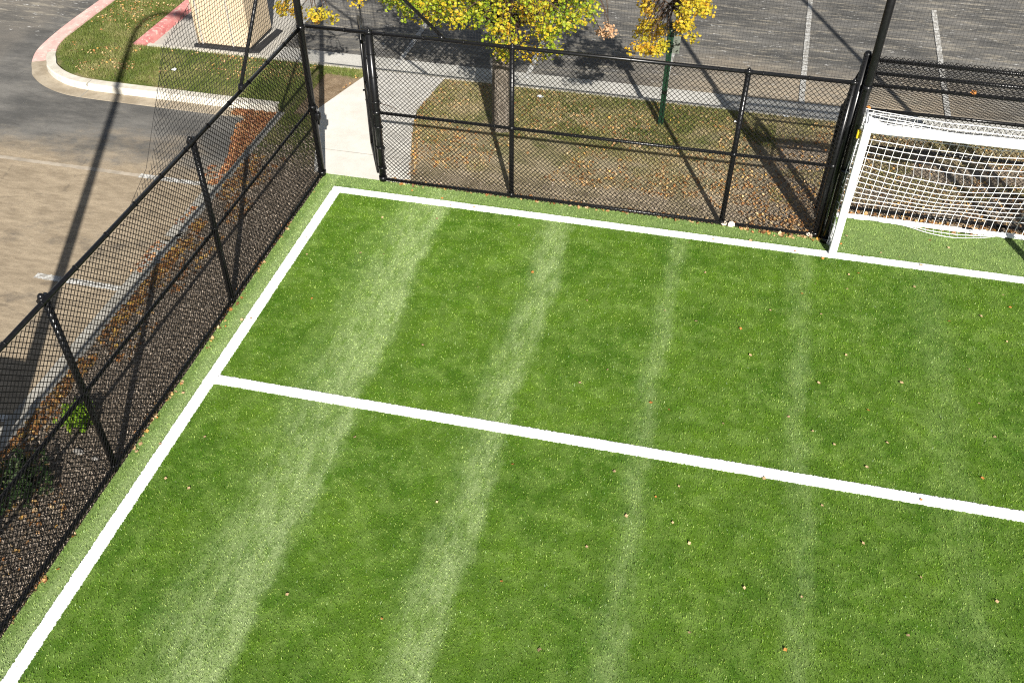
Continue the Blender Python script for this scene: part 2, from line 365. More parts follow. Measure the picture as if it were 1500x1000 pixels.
# verge soil slabs: west bed + strip behind the end fence + island, one outline
isl=[(-7.03,FAR),(-7.03,5.0),(-7.0,3.75),(-6.92,3.35),(-6.55,2.84),(-6.1,2.52),(-5.75,2.40),(-5.2,2.37),(-4.2,2.36),(-2.6,2.36),(-1.95,2.30),(-1.72,2.12),(-1.67,1.85)]
verge=[(-1.67,-16),(16,-16),(16,3.87),(-5.60,3.87),(-5.60,FAR)]+isl
vb=MB().poly(verge[::1],-.3,-.006)
build('verge',vb,M['verge'],kind='structure')
turf=[(-.27,-18),(16,-18),(16,.33),(10.6,.33),(10.6,1.02),(7.36,1.02),(7.36,.33),(-.27,.33)]
build('turf_field',MB().poly(turf,-.05,.010),M['turf'],kind='structure')
LW=.142
def line(name,p0,p1,w,z=.020):
    p0=Vector((*p0,0));p1=Vector((*p1,0));d=(p1-p0);L=d.length;d.normalize();q=Vector((-d.y,d.x,0));n=int(L/.012)
    A=np.linspace(0,L,n); l=RNG.normal(0,.0036,n)+w/2; r=RNG.normal(0,.0036,n)+w/2
    base=np.array(p0)[None]+A[:,None]*np.array(d)[None]
    Lp=base+l[:,None]*np.array(q); Rp=base-r[:,None]*np.array(q)
    top=np.array([0,0,z]); low=np.array([0,0,.006])
    V=np.concatenate([Lp+low,Lp+top+np.array([0,0,0]),Rp+top,Rp+low]); i=np.arange(n-1)
    F=np.concatenate([np.stack([i+a*n,i+1+a*n,i+1+(a+1)*n,i+(a+1)*n],-1) for a in range(3)])
    o=build_np(name,V,F,M['line'],kind='structure'); return o
line('touch_line',(LW/2,-18),(LW/2,0),LW)
line('goal_line',(LW,-LW/2),(16,-LW/2),LW)
line('box_line',(LW,-4.336),(16,-4.336),LW)
# turf fibres
def turf_fibres():
    P=rect_pts(-.27,12.2,-9.6,1.02,430000,.008)
    near=(P[:,1]<.33)|((P[:,0]>7.38)&(P[:,0]<10.6)); P=P[near]
    e=.004
    inl=((P[:,0]>-e)&(P[:,0]<LW+e)&(P[:,1]<0))|((P[:,1]>-LW-e)&(P[:,1]<e)&(P[:,0]>0))|((np.abs(P[:,1]+4.336)<LW/2+e)&(P[:,0]>LW))
    P=P[(~inl)|(RNG.random(len(P))<.02)]
    # only where the camera side can see: cut the far lower-left/right corners
    V,F=blades_np(P,.026,.0085,.85); o=build_np('turf_fibres',V,F,M['blade'],kind='stuff'); tag(o,'short green artificial turf fibres covering the pitch',None); return o
turf_fibres()
# walkway slab at the gate
walk=[(-.46,.335),(1.12,.335),(1.05,.56),(.80,1.4),(.60,2.18),(.53,2.61),(.66,3.86),(-.72,3.86),(-.80,3.54),(-1.16,2.23)]
build('walkway',MB().poly(walk,-.1,.012),M['walk'],kind='structure')
build('walkway_joint',MB().box(-.62,.93,1.01,1.022,.0,.0135),M['gutter2'],kind='structure')
# kerbs (swept)
def sweep(name,path,prof,mat,closed=False):
    """prof: list of (offset to the left of travel, z)"""
    pts=[Vector((x,y,0)) for x,y in path]; V=[];n=len(pts);m=len(prof);F=[]
    for i,P in enumerate(pts):
        a=(pts[i]-pts[i-1]).normalized() if i>0 else None; b=(pts[i+1]-pts[i]).normalized() if i<n-1 else None
        a=a or b; b=b or a; t=(a+b).normalized(); q=Vector((-t.y,t.x,0))/max(.5,(a+b).length/2)
        for o,z in prof: V.append(P+q*o+Vector((0,0,z)))
    for i in range(n-1):
        for j in range(m-1): F.append((i*m+j,(i+1)*m+j,(i+1)*m+j+1,i*m+j+1))
    F.append(tuple(range(m))); F.append(tuple(range((n-1)*m+m-1,(n-1)*m-1,-1)))
    return build(name,MB().add(V,F),mat,kind='structure')
def smooth_path(p,k=3):
    out=[]
    p=[Vector((*q,0)) for q in p]
    for i in range(len(p)-1):
        p0=p[max(i-1,0)];p1=p[i];p2=p[i+1];p3=p[min(i+2,len(p)-1)]
        for j in range(k):
            t=j/k; v=.5*((2*p1)+(p2-p0)*t+(2*p0-5*p1+4*p2-p3)*t*t+(3*p1-p0-3*p2+p3)*t**3); out.append((v.x,v.y))
    out.append((p[-1].x,p[-1].y)); return out
outer=[(-7.52,FAR),(-7.52,6.5),(-7.53,4.9),(-7.49,4.04),(-7.40,3.42),(-7.2,2.95),(-7.02,2.68),(-6.85,2.45),(-6.47,2.17),(-5.98,1.97),(-5.43,1.90),(-4.13,1.885),(-3,1.88),(-1.9,1.88)]
op_=smooth_path(outer,4); cut=min(range(len(op_)),key=lambda i:abs(op_[i][1]-2.93)+(0 if op_[i][0]<-7 else 9))
KT=[(.0,LOT-.05),(.0,LOT+.006),(.27,LOT+.002),(.285,-.012),(.30,.004),(.47,.006),(.49,-.06)]
def split(prof,a,b): return prof[a:b]
sweep('island_gutter',op_[cut:],[(.0,LOT-.05),(.0,LOT+.008),(.275,LOT+.004)],M['gutter'])
sweep('island_kerb',op_[cut-1:],[(.275,LOT-.03),(.285,-.02),(.305,.004),(.46,.008),(.48,-.06)],M['kerb'])
sweep('painted_gutter',op_[:cut+1],[(.0,LOT-.05),(.0,LOT+.008),(.275,LOT+.004)],M['pink'])
sweep('painted_kerb',op_[:cut],[(.275,LOT-.03),(.285,-.02),(.305,.004),(.46,.008),(.48,-.06)],M['pink'])
# bed kerb along the fence (broken joint at -1.72)
for nm,a,b in (('bed_kerb',-16,-1.74),('bed_kerb',-1.62,2.02)):
    sweep(nm,[(-2.02,b),(-2.02,a)],[(.0,LOT-.05),(.0,LOT+.007),(.20,LOT+.004),(.215,-.02),(.23,.003),(.355,.006),(.37,-.05)],M['gutter2'])
# kerb and gutter of the far lot
sweep('lot_kerb',[(16,3.995),(-5.30,3.995)],[(-.02,-.2),(-.012,LOT),(.0,-.02),(.015,.003),(.125,.006),(.135,-.05)][::1],M['kerb'])
sweep('lot_gutter',[(16,4.66),(-3.0,4.66)],[(.0,LOT-.05),(.0,LOT+.006),(.655,LOT+.003)],M['gutter3'])
# red kerb of the bin enclosure and its pad
sweep('red_kerb',[(-5.36,3.86),(-5.36,FAR)],[(-.02,-.2),(-.01,LOT),(.03,-.02),(.06,.012),(.22,.014),(.24,-.06)],M['red'])
build('bin_pad',MB().poly([(-5.36,4.0),(-2.95,4.0),(-2.95,FAR),(-5.36,FAR)],LOT-.05,LOT+.010),M['pad'],kind='structure')
# kerb joints
for jx in (-5.55,-3.9,-2.6): build('kerb_joint',MB().box(jx,jx+.012,1.90,2.372,LOT,LOT+.010).box(jx,jx+.012,2.165,2.355,-.03,.0075),M['gutter2'],kind='structure')
# stall lines
def stripe(x,y0,y1,w=.10,mat='stripe',dx=0.,z=LOT+.004):
    n=max(2,int((y1-y0)/.05)); V=[];F=[]
    for i in range(n+1):
        t=i/n; y=y0+(y1-y0)*t; xc=x+dx*t
        V+= [(xc-w/2+random.gauss(0,.003),y,z),(xc+w/2+random.gauss(0,.003),y,z)]
    for i in range(n): F.append((2*i,2*i+1,2*i+3,2*i+2))
    return build('stall_line',MB().add(V,F),M[mat],kind='structure')
for x,y0 in ((-2.88,4.03),(-.42,4.34),(2.07,4.42),(4.60,4.30)): stripe(x,y0,9.6,z=LOT+.0145)
stripe(7.03,4.25,9.6,dx=.22,z=LOT+.0145); stripe(9.53,4.38,9.45,dx=.24,z=LOT+.0145)
def stripeX(y,x0,x1,w=.11,dy=0.,mat='stripe'):
    n=80; V=[];F=[]
    for i in range(n+1):
        t=i/n;x=x0+(x1-x0)*t;yc=y+dy*t; V+=[(x,yc-w/2+random.gauss(0,.004),LOT+.004),(x,yc+w/2+random.gauss(0,.004),LOT+.004)]
    for i in range(n): F.append((2*i,2*i+2,2*i+3,2*i+1))
    return build('stall_line',MB().add(V,F),M[mat],kind='structure')
stripeX(-.22,-6.3,-3.2,w=.09,mat='stripe_worn'); stripeX(-.22,-3.2,-2.1)
stripeX(-2.88,-3.3,-2.02); stripeX(-5.38,-6.6,-2.02)

# ------------------------------------------------------------------ ground cover scatter
def scatter(name,P,size,tilt,mat,label,zoff=.006,aspect=1.,jit=.4):
    P=P.copy(); P[:,2]+=zoff+RNG.uniform(0,.012,len(P)); V,F=leaves_np(P,size,tilt,jit,aspect); o=build_np(name,V,F,mat,kind='stuff'); o['label']=label; return o
# lawn of island
P=rect_pts(-7.05,-1.7,2.3,6.6,110000); P=P[inpoly(P,[(-6.98,6.6),(-6.98,3.8),(-6.86,3.38),(-6.5,2.9),(-6.05,2.56),(-5.7,2.44),(-5.2,2.41),(-2.6,2.40),(-1.7,2.35),(-1.7,3.86),(-5.60,3.86),(-5.60,6.6)])]
P2=rect_pts(-1.62,-.75,.7,3.86,16000); P2=P2[(vnoise(P2,1.5,2)+.25*(P2[:,1]-.7)>.55)&((P2[:,0]<-1.5)|(P2[:,1]>3.55)|((P2[:,1]<2)&(P2[:,0]<-1.0)))]
P=np.concatenate([P,P2]); V,F=blades_np(P,.05,.008,.6); tag(build_np('lawn_grass',V,F,M['grass'],kind='stuff'),'green lawn grass of the kerbed island beyond the left fence',None)
P=rect_pts(.55,13,.9,3.86,110000); k=vnoise(P,1.1,5)*.6+vnoise(P,3.5,6)*.4+(P[:,1]-2.2)*.16
P=P[(k>.48)&~inpoly(P,[(x+(.05 if x>.3 else 0),y) for x,y in walk])]; V,F=blades_np(P,.045,.008,.75)
tag(build_np('verge_grass',V,F,M['drygrass'],kind='stuff'),'thin dry grass of the verge behind the end fence',None)
P=rect_pts(2.6,6.6,2.2,3.86,42000); k=vnoise(P,1.6,15)*.7+vnoise(P,5,16)*.3+(P[:,1]-3.)*.22; P=P[k>.55]; V,F=blades_np(P,.045,.008,.7)
tag(build_np('green_grass',V,F,M['grass'],kind='stuff'),'greener grass patches near the lot kerb behind the end fence',None)
# wood chips in the bed
P=np.concatenate([rect_pts(-1.64,-.28,-10.5,.9,42000),rect_pts(-1.64,-.5,.9,1.6,1500),rect_pts(.75,13,.34,.9,2200)])
P=P[~((P[:,0]>7.3)&(P[:,0]<10.65)&(P[:,1]<1.03))&~inpoly(P,walk)]
scatter('wood_chips',P,.029,.4,M['chips'],'grey brown wood chips of the planting bed',aspect=.6,jit=.75)
# leaf litter
def litter(x0,x1,y0,y1,n,th,sc,seed,z=0.):
    P=rect_pts(x0,x1,y0,y1,n,z); return P[vnoise(P,sc,seed)*.65+vnoise(P,sc*3,seed+1)*.35>th]
Pa=litter(-1.66,-1.46,-8.5,-1.3,2300,.42,2.4,21); Pb=litter(-1.6,-1.05,-8,-1.5,900,.52,1.5,23); Pc=litter(-1.66,-1.0,-1.3,.6,700,.45,2,24)
scatter('leaf_litter',np.concatenate([Pa,Pb,Pc]),.060,.45,M['litter'],'drift of orange leaves along the kerb outside the left fence')
P=rect_pts(-2.9,-1.9,-.2,2.15,9000,LOT); d=(-2.0-P[:,0])-(.02+.62*np.clip((P[:,1]-.5)/1.6,0,1)**1.6)-(vnoise(P,5,33)-.5)*.30; P=P[(d<0)&(RNG.random(len(P))<np.clip(.35-d*3,0,1))]
Pk=litter(-2.5,-1.82,-2.5,1.2,1200,.48,2,35,LOT); Pk=Pk[(Pk[:,0]>-1.98-.35*vnoise(Pk,2,36))]
scatter('leaf_pile',np.concatenate([P,Pk]),.055,.4,M['litterR'],'rusty red leaves heaped in the kerb corner of the left lot')
P=litter(.7,13,.9,3.8,7500,.45,1.1,41); P=P[~inpoly(P,walk)]; P2=litter(4.5,7.3,.6,1.7,900,.40,1.6,43); P3=litter(1.0,4,.9,2.2,1100,.50,1.6,44); P4=litter(7.5,11,1.3,3.6,900,.5,1.5,45)
Pw=rect_pts(.5,1.1,.5,3.5,900); Pw=Pw[np.abs(Pw[:,0]-np.interp(Pw[:,1],[.5,1.4,2.18,2.61,3.5],[1.10,.86,.66,.60,.70]))<.07]
scatter('leaf_litter',np.concatenate([P,P2,P3,P4,Pw]),.042,.45,M['litterT'],'scattered tan and orange leaves on the verge behind the end fence')
P=litter(-7.0,-1.7,2.4,5.8,3600,.42,1.5,51); P=P[inpoly(P,[(-6.9,6),(-6.9,3.8),(-6.0,2.6),(-1.7,2.45),(-1.7,3.8),(-5.65,3.8),(-5.65,6)])]
Pd=litter(-1.0,-.1,1.8,3.8,420,.45,2,52)
Pd=Pd[~inpoly(Pd,walk)]
scatter('leaf_litter',np.concatenate([P,Pd]),.034,.4,M['litterT'],'sparse small yellow leaves on the island lawn',zoff=.03)
Pf=np.concatenate([rect_pts(-.37,-.22,-9,.1,330),rect_pts(-1.0,-.4,-7.4,-6.2,110)]); Pf=Pf[vnoise(Pf,2.4,61)>.45]
scatter('leaf_litter',Pf,.052,.5,M['litterT'],'thin line of dry leaves caught at the foot of the left fence',zoff=.012)
Pf=np.concatenate([rect_pts(.8,7.3,.27,.42,260),rect_pts(6.2,7.28,.2,.75,190),rect_pts(7.5,10.5,.96,1.12,230),rect_pts(8.6,9.6,.85,1.05,60)])
scatter('leaf_litter',Pf,.055,.5,M['litterT'],'dry leaves caught at the foot of the end fence and goal recess',zoff=.014)

# ------------------------------------------------------------------ chain link
def chain_mesh(name,fr,parent,w,h,pitch=.0707,r=.0042,z0=0.,clip=None,mat='wire'):
    """fr(u,v)->xyz array; diamonds of pitch in a w x h sheet"""
    nu=int(round(w/pitch)); nv=int(round(h/(pitch/2))); A=[];B=[]
    i=np.arange(nu)[:,None]; j=np.arange(nv)[None,:]
    u0=(i+np.where(j%2==0,0.,.5))*pitch; u1=(i+np.where(j%2==0,.5,0.))*pitch
    v0=z0+j*pitch/2+0*i; v1=v0+pitch/2
    # two wires per pitch column, mirrored, woven with a small offset
    segs=[]
    for (a,b) in ((u0,u1),(u0+0.,u0-(u1-u0))):
        segs.append((a.ravel(),v0.ravel(),b.ravel(),v1.ravel()))
    U0=np.concatenate([s[0] for s in segs]);V0=np.concatenate([s[1] for s in segs]);U1=np.concatenate([s[2] for s in segs]);V1=np.concatenate([s[3] for s in segs])
    ok=(U0>=-.001)&(U0<=w)&(U1>=-.001)&(U1<=w); U0,V0,U1,V1=U0[ok],V0[ok],U1[ok],V1[ok]
    if clip is not None:
        ok=clip(U0,V0)&clip(U1,V1); U0,V0,U1,V1=U0[ok],V0[ok],U1[ok],V1[ok]
    V,F=wires(fr(U0,V0),fr(U1,V1),r)
    return build_np(name,V,F,M[mat],parent)
def ties(mb,pts,r): 
    for p,ax in pts:
        p=Vector(p); ax=Vector(ax)*.008; mb.tube(p-ax,p+ax,r,n=8)
TOP=2.40; MID=1.18
# ---- left fence
XF=-.30; Y0=.27; YE=-11.6
lf=thing('chain_link_fence','tall black chain-link fence running down the left side beside the car park','fence',(XF,-3,0))
def rail(par,name,a,b,r,mat='black',tie=None):
    mb=MB().tube(a,b,r,n=12)
    a=Vector(a);b=Vector(b);n=int((b-a).length/.55)
    for i in range(1,n): 
        p=a.lerp(b,i/n); d=(b-a).normalized()*.006; mb.tube(p-d,p+d,r+.006,n=10)
    return build(name,mb,M[mat],par,smooth=True)
rail(lf,'top_rail',(XF,Y0,TOP),(XF,YE,TOP),.027)
rail(lf,'middle_rail',(XF,Y0-.05,MID),(XF,YE,MID),.023)
rail(lf,'bottom_rail',(XF,Y0-.05,.06),(XF,YE,.06),.024)
for y in (-2.93,-5.87,-8.8,-11.6):
    mb=MB().tube((XF-.01,y,-.05),(XF-.01,y,TOP-.02),.037,n=14)
    for z in (.06,MID): mb.tube((XF-.01,y,z-.03),(XF-.01,y,z+.03),.045,n=14)
    po=build('post',mb,M['black'],lf,smooth=True)
    cap=MB().tube((XF-.03,y-.055,TOP),(XF-.03,y+.055,TOP),.036,n=12).dome((XF-.045,y,TOP+.01),.036,.05).tube((XF-.045,y,TOP-.05),(XF-.045,y,TOP+.01),.038,n=12)
    build('post_cap',cap,M['black'],po,smooth=True)
w=Y0-YE
def frL(u,v): return np.stack([np.full_like(u,XF+.034)+.010*np.sin(u*2.1)*np.sin(v*2.6),Y0-.04-u,v+.0],-1)
chain_mesh('mesh_panel',frL,lf,w-.05,2.36,r=.0048,z0=.02)
# ---- end fence  (Y = .33)
YF=.33; XR=7.2
ef=thing('chain_link_fence','black chain-link end fence between the gate and the goal, in front of the tree','fence',(4,YF,0))
rail(ef,'top_rail',(-.24,YF,TOP),(XR,YF,TOP),.027)
rail(ef,'middle_rail',(.70,YF,MID),(XR,YF,MID),.023)
rail(ef,'bottom_rail',(.72,YF,.045),(XR,YF,.045),.024)
for x,r in ((.68,.055),(2.72,.037),(5.87,.037),(7.195,.042)):
    mb=MB().tube((x,YF+.012,-.05),(x,YF+.012,TOP-.02),r,n=14)
    for z in (.06,MID): mb.tube((x,YF+.012,z-.03),(x,YF+.012,z+.03),r+.008,n=14)
    if x<1:
        for z in (.25,.6,.95,1.35,1.75,2.1): mb.tube((x,YF+.012,z-.012),(x,YF+.012,z+.012),r+.008,n=12).box(x+.05,x+.085,YF-.02,YF,z-.015,z+.015)
    po=build('post',mb,M['black'],ef,smooth=True)
    build('post_cap',MB().tube((x-.05,YF,TOP),(x+.05,YF,TOP),.034,n=12).dome((x,YF+.014,TOP+.01),.03,.045),M['black'],po,smooth=True)
def frE(u,v): return np.stack([.72+u,np.full_like(u,YF-.034)+.010*np.sin(u*2.3)*np.sin(v*2.4),v],-1)
chain_mesh('mesh_panel',frE,ef,XR-.72,2.36,z0=.02)
# brackets with a brace from the corner net post
# ---- goal recess fence
RX0,RX1,RB=7.265,10.62,1.14
rf=thing('goal_recess_fence','black chain-link cage with stacked rails and a sloping roof behind the white goal','fence',(8.9,.8,0))
ZT=2.73; ZB=1.66
for x in (RX0,RX1):
    f=build('post',MB().tube((x,YF,-.05),(x,YF,ZT+.05),.048,n=16),M['black'],rf,smooth=True)
    build('post_cap',MB().dome((x,YF,ZT+.05),.052,.06),M['black'],f,smooth=True)
    build('post',MB().tube((x,RB,-.05),(x,RB,ZB+.02),.045,n=14),M['black'],rf,smooth=True)
    build('roof_rail',MB().tube((x,YF,ZT-.02),(x,RB,ZB),.022,n=10),M['black'],rf,smooth=True)
    for z in (MID,.05): build('side_rail',MB().tube((x,YF,z),(x,RB,z),.022,n=10),M['black'],rf,smooth=True)
    s=1 if x==RX0 else -1
    def frS(u,v,x=x,s=s): return np.stack([np.full_like(u,x-.03*s),YF+u,v],-1)
    chain_mesh('side_mesh',frS,rf,RB-YF,2.68,z0=.02,clip=lambda u,v:v<ZT-(ZT-ZB)*u/(RB-YF)+.03)
for nm,y,z in (('top_rail',YF,ZT),('upper_rail',YF,2.56),('front_rail',YF,TOP),('back_top_rail',RB,ZB),('back_middle_rail',RB,1.10),('back_bottom_rail',RB,.06)):
    rail(rf,nm,(RX0,y,z),(RX1+(3.5 if y==YF and z==TOP else 0),y,z),.024)
def frX(u,v): return np.stack([RX0+u,np.full_like(u,YF-.03),v],-1)
fm=chain_mesh('front_mesh',frX,rf,RX1-RX0,.42,z0=TOP-.02)
def frB(u,v): return np.stack([RX0+u,np.full_like(u,RB-.03)+.012*np.sin(u*2.2),v],-1)
chain_mesh('back_mesh',frB,rf,RX1-RX0,1.66,z0=.02)
sl=math.hypot(RB-YF,ZT-ZB)
def frR(u,v): return np.stack([RX0+u,YF+.02+(RB-YF)*v/sl,ZT+.03-(ZT-ZB)*v/sl-.03*np.sin(np.pi*v/sl)],-1)
chain_mesh('roof_mesh',frR,rf,RX1-RX0,sl,z0=0)
# knuckles along the top
A=[];B=[]
for i in range(int((RX1-RX0)/.0707)):
    x=RX0+.03+i*.0707
    for s in(-1,1): A.append((x,YF-.03,ZT+.01)); B.append((x+s*.012+.02,YF-.02+random.uniform(-.02,.02),ZT+.055+random.uniform(-.01,.012)))
V,F=wires(A,B,.0034); tp=build_np('front_mesh',V,F,M['wire'],rf)
bm=__import__('bmesh').new(); bm.from_mesh(fm.data); bm.from_mesh(tp.data); bm.to_mesh(fm.data); bm.free(); bpy.data.objects.remove(tp)
# fence to the right of the recess
xf=thing('chain_link_fence','black chain-link fence right of the goal recess','fence',(12,YF,0))
rail(xf,'middle_rail',(RX1+.05,YF,MID),(14.2,YF,MID),.023); rail(xf,'bottom_rail',(RX1+.05,YF,.045),(14.2,YF,.045),.024)
def frE2(u,v): return np.stack([RX1+.06+u,np.full_like(u,YF-.034),v],-1)
chain_mesh('mesh_panel',frE2,xf,3.4,2.34,z0=.02)

# ------------------------------------------------------------------ gate (open, swung outward)
gt=thing('gate','narrow black gate leaf standing open at the walkway, seen nearly edge-on','gate',(.60,YF+.03,0))
h=Vector((.60,YF+.04,0)); dv=Vector((-.43,.903,0)).normalized(); Wg=.92; pr=Vector((dv.y,-dv.x,0))
def gp(u,z,o=0.): return h+dv*u+Vector((0,0,z))+pr*o
fr=MB()
for a,b in (((.02,.12),(.02,2.22)),((Wg,.12),(Wg,2.22)),((.02,.12),(Wg,.12)),((.02,2.22),(Wg,2.22)),((.02,1.18),(Wg,1.18))): fr.tube(gp(*a),gp(*b),.024,n=12)
build('gate_frame',fr,M['black'],gt,smooth=True)
def frG(u,v):
    q=np.stack([h.x+dv.x*(u+.03)+pr.x*.02,h.y+dv.y*(u+.03)+pr.y*.02,v],-1); return q
chain_mesh('gate_mesh',frG,gt,Wg-.05,2.06,z0=.14,r=.0042)
for z in (.35,2.0):
    hg=MB(); hg.tube((.645,YF+.012,z-.04),(.645,YF+.012,z+.04),.028,n=10).tube(gp(0,z),(.68,YF+.012,z),.018,n=8)
    build('hinge',hg,M['black'],gt,smooth=True)
lt=MB().tube(gp(Wg,1.05,-.05),gp(Wg,1.05,.06),.016,n=8).tube(gp(Wg+.03,.98,.03),gp(Wg+.03,1.14,.03),.014,n=8)
build('latch',lt,M['black'],gt,smooth=True)
# drop bar and slack strap on the leaf
for uu,zz in ((.07,2.2),(Wg-.06,2.45)): build('tension_bar',MB().tube(gp(uu,.1,.03),gp(uu,zz,.03),.010,n=6),M['black'],gt,smooth=True)

# ------------------------------------------------------------------ tall net posts with braces
HT=6.2
def net_post(x,y,label,r=.055,braces=(),latch=False):
    t=thing('net_post',label,'post',(x,y,0),'tall black posts carrying the ball-stop nets')
    p=build('pole',MB().tube((x,y,-.05),(x,y,HT),r,n=18),M['black'],t,smooth=True)
    build('pole_cap',MB().dome((x,y,HT),r+.004,.05),M['black'],p,smooth=True)
    for b in braces:
        s,e=Vector(b[0]),Vector(b[1]); build('brace',MB().tube(s,e,.024,n=12).tube(e+Vector((0,0,-.04)),e+(s-e).normalized()*.06,.036,n=10).tube(s-(s-e).normalized()*.05,s,.034,n=10),M['black'],t,smooth=True)
    for z in (.06,MID,TOP): build('bracket',MB().tube((x,y,z-.035),(x,y,z+.035),r+.009,n=16),M['black'],t,smooth=True)
    if latch: build('latch_keeper',MB().bevbox(x+.04,x+.11,y-.05,y+.03,.98,1.10,.01).tube((x+.07,y,.9),(x+.07,y,1.2),.018,n=8),M['black'],t,smooth=True)
    return t
net_post(-.295,Y0,'tall black corner post beside the gate with two diagonal braces',.05,[((-.295,Y0,4.38),(1.76,YF,TOP+.03)),((-.295,Y0,4.38),(XF,-1.66,TOP+.03))],True)
net_post(7.35,.235,'tall black post standing left of the white goal',.052)
net_post(10.70,.27,'tall black post at the far right end of the goal recess, seen by its shadow')
# ------------------------------------------------------------------ ball-stop nets
def cords(name,label,segs,r):
    A=[s[0] for s in segs];B=[s[1] for s in segs]; V,F=wires(A,B,r); return build_np(name,V,F,M['cord'])
segs=[];G=.042; x0,x1,z0,z1=-.25,12.5,TOP+.03,5.9
for i in range(int((x1-x0)/G)):
    x=x0+i*G; segs.append(((x,.285,z0),(x,.285,z1)))
for j in range(int((z1-z0)/G)):
    z=z0+j*G
    for a in range(6):
        xa=x0+(x1-x0)*a/6;xb=x0+(x1-x0)*(a+1)/6; segs.append(((xa,.285,z),(xb,.285,z)))
o=cords('ball_stop_net','',segs,.0014); tag(o,'fine black ball-stop net stretched above the end fence','net'); origin(o,(6,.285,TOP))
ey=[-4.37,-3.91,-3.44,-3.05,-2.32,-1.2,.25]; ez=[2.42,2.62,3.15,3.59,3.81,4.45,5.4]
G=.052; segs=[]
def zt(y): return float(np.interp(y,ey,ez))
def wv(y,z): return (XF+.03*math.sin(y*2.1+z*1.3)+.012*math.sin(z*7+y*3), y+.012*math.sin(z*5.), z)
y=.24
while y>-4.37:
    z=TOP+.03; top=zt(y)
    while z<top: segs.append((wv(y,z),wv(y+.004,min(z+.16,top)))); z+=.16
    y-=G
z=TOP+.03
while z<5.4:
    y=.24
    while y>-4.37:
        if zt(y-.16)>z: segs.append((wv(y,z),wv(y-.16,z-.01*math.sin(y*9))))
        y-=.16
    z+=G
for a in range(60):
    ya=-4.37+4.62*a/60; yb=-4.37+4.62*(a+1)/60
    segs.append(((XF,ya,zt(ya)),(XF,yb,zt(yb)))); 
o=cords('ball_stop_net','',segs,.0029); tag(o,'slanting black net hung above the left fence from the corner post','net'); origin(o,(XF,-1,TOP))

# ------------------------------------------------------------------ goal
GX0,GX1,GH=7.44,10.30,1.99
gl=thing('football_goal','white football goal with a white square-mesh net, in the black recess','goal',((GX0+GX1)/2,0,0))
def sqtube(mb,a,b,s):
    a=Vector(a);b=Vector(b);d=(b-a).normalized();up=Vector((0,0,1)) if abs(d.z)<.8 else Vector((0,1,0));u=d.cross(up).normalized();w=d.cross(u).normalized()
    vs=[];K=[(-1,-.7),(-.7,-1),(.7,-1),(1,-.7),(1,.7),(.7,1),(-.7,1),(-1,.7)]
    for P in(a,b):
        for i,j in K: vs.append(P+u*i*s+w*j*s)
    mb.add(vs,[tuple(range(8)),tuple(range(15,7,-1))]+[(k,8+k,8+(k+1)%8,(k+1)%8) for k in range(8)]); return mb
for x in (GX0,GX1): build('goal_post',sqtube(MB(),(x,-.045,.012),(x,-.045,GH-.055),.050),M['white'],gl)
build('crossbar',sqtube(MB(),(GX0-.05,-.045,GH),(GX1+.05,-.045,GH),.047),M['white'],gl)
for x,s in ((GX0,1),(GX1,-1)):
    g_=[(x,0.0),(x+s*.26,0.0),(x+s*.03,.24)]
    build('corner_gusset',MB().add([(a,b,GH+.012) for a,b in g_]+[(a,b,GH+.03) for a,b in g_],[(0,1,2),(3,5,4),(0,3,4,1),(1,4,5,2),(2,5,3,0)]),M['white'],gl)
    build('top_stay',MB().tube((x,0,GH),(x+s*.02,.48,GH-.01),.022,n=12),M['white'],gl,smooth=True)
    build('back_stay',MB().path([(x+s*.02,.48,GH-.01),(x+s*.03,.56,GH-.12),(x+s*.05,.93,.12),(x+s*.05,.95,.05)],.016,n=10),M['white'],gl,smooth=True)
    build('ground_bar',MB().tube((x,0,.045),(x+s*.05,.95,.045),.025,n=12),M['white'],gl,smooth=True)
build('rear_bar',MB().tube((GX0+.05,.93,.05),(GX1-.05,.93,.05),.034,n=14),M['white'],gl,smooth=True)
for x in (9.28,10.22): build('rear_sleeve',MB().tube((x,.93,.05),(x+.14,.93,.05),.045,n=14),M['black'],gl,smooth=True)
build('net_clip',MB().bevbox(GX0-.10,GX0-.052,.0,.05,1.80,1.92,.008),M['yellow'],gl)
# net: profile from crossbar over the top, down the back, a slack skirt on the ground
prof=[(.02,GH+.03),(.16,GH+.01),(.32,GH),(.48,GH+.01),(.545,GH-.12),(.60,1.62),(.66,1.36),(.72,1.10),(.78,.84),(.83,.60),(.88,.36),(.92,.16),(.88,.08),(.74,.05),(.60,.04)]
pl=[0]
for a,b in zip(prof,prof[1:]): pl.append(pl[-1]+math.hypot(b[0]-a[0],b[1]-a[1]))
def netpt(x,s):
    yy=np.interp(s,pl,[p[0] for p in prof]); zz=np.interp(s,pl,[p[1] for p in prof])
    u=(x-GX0)/(GX1-GX0); hang=math.sin(math.pi*min(max(u,0),1))
    t=s/pl[-1]
    sag=hang*(.10*math.sin(math.pi*min(1,t/.22)) if t<.22 else 0)
    mid=max(0.,math.sin(math.pi*min(1,max(0,(t-.2)/.62))))
    z=zz-sag-hang*.13*mid; y=yy+hang*.09*mid*(.6 if t<.5 else -1.2)
    if t>.84: # slack skirt shows forward of the rear bar on the right half
        k=(t-.84)/.16; f=math.exp(-((x-9.05)/.62)**2); y=np.interp(k,[0,1],[.90,.96-.32*f]); z=.09-.05*k+.02*math.sin(x*9)*(1-f)
    y+=.006*math.sin(x*7+s*3); z+=.004*math.sin(x*5+s*3)
    return (x,float(y),max(float(z),.03))
segs=[];C=.110
nx=int((GX1-GX0)/C); ns=int(pl[-1]/C)
for i in range(nx+1):
    x=GX0+i*(GX1-GX0)/nx
    for j in range(ns*2): segs.append((netpt(x,j*C/2),netpt(x,(j+1)*C/2)))
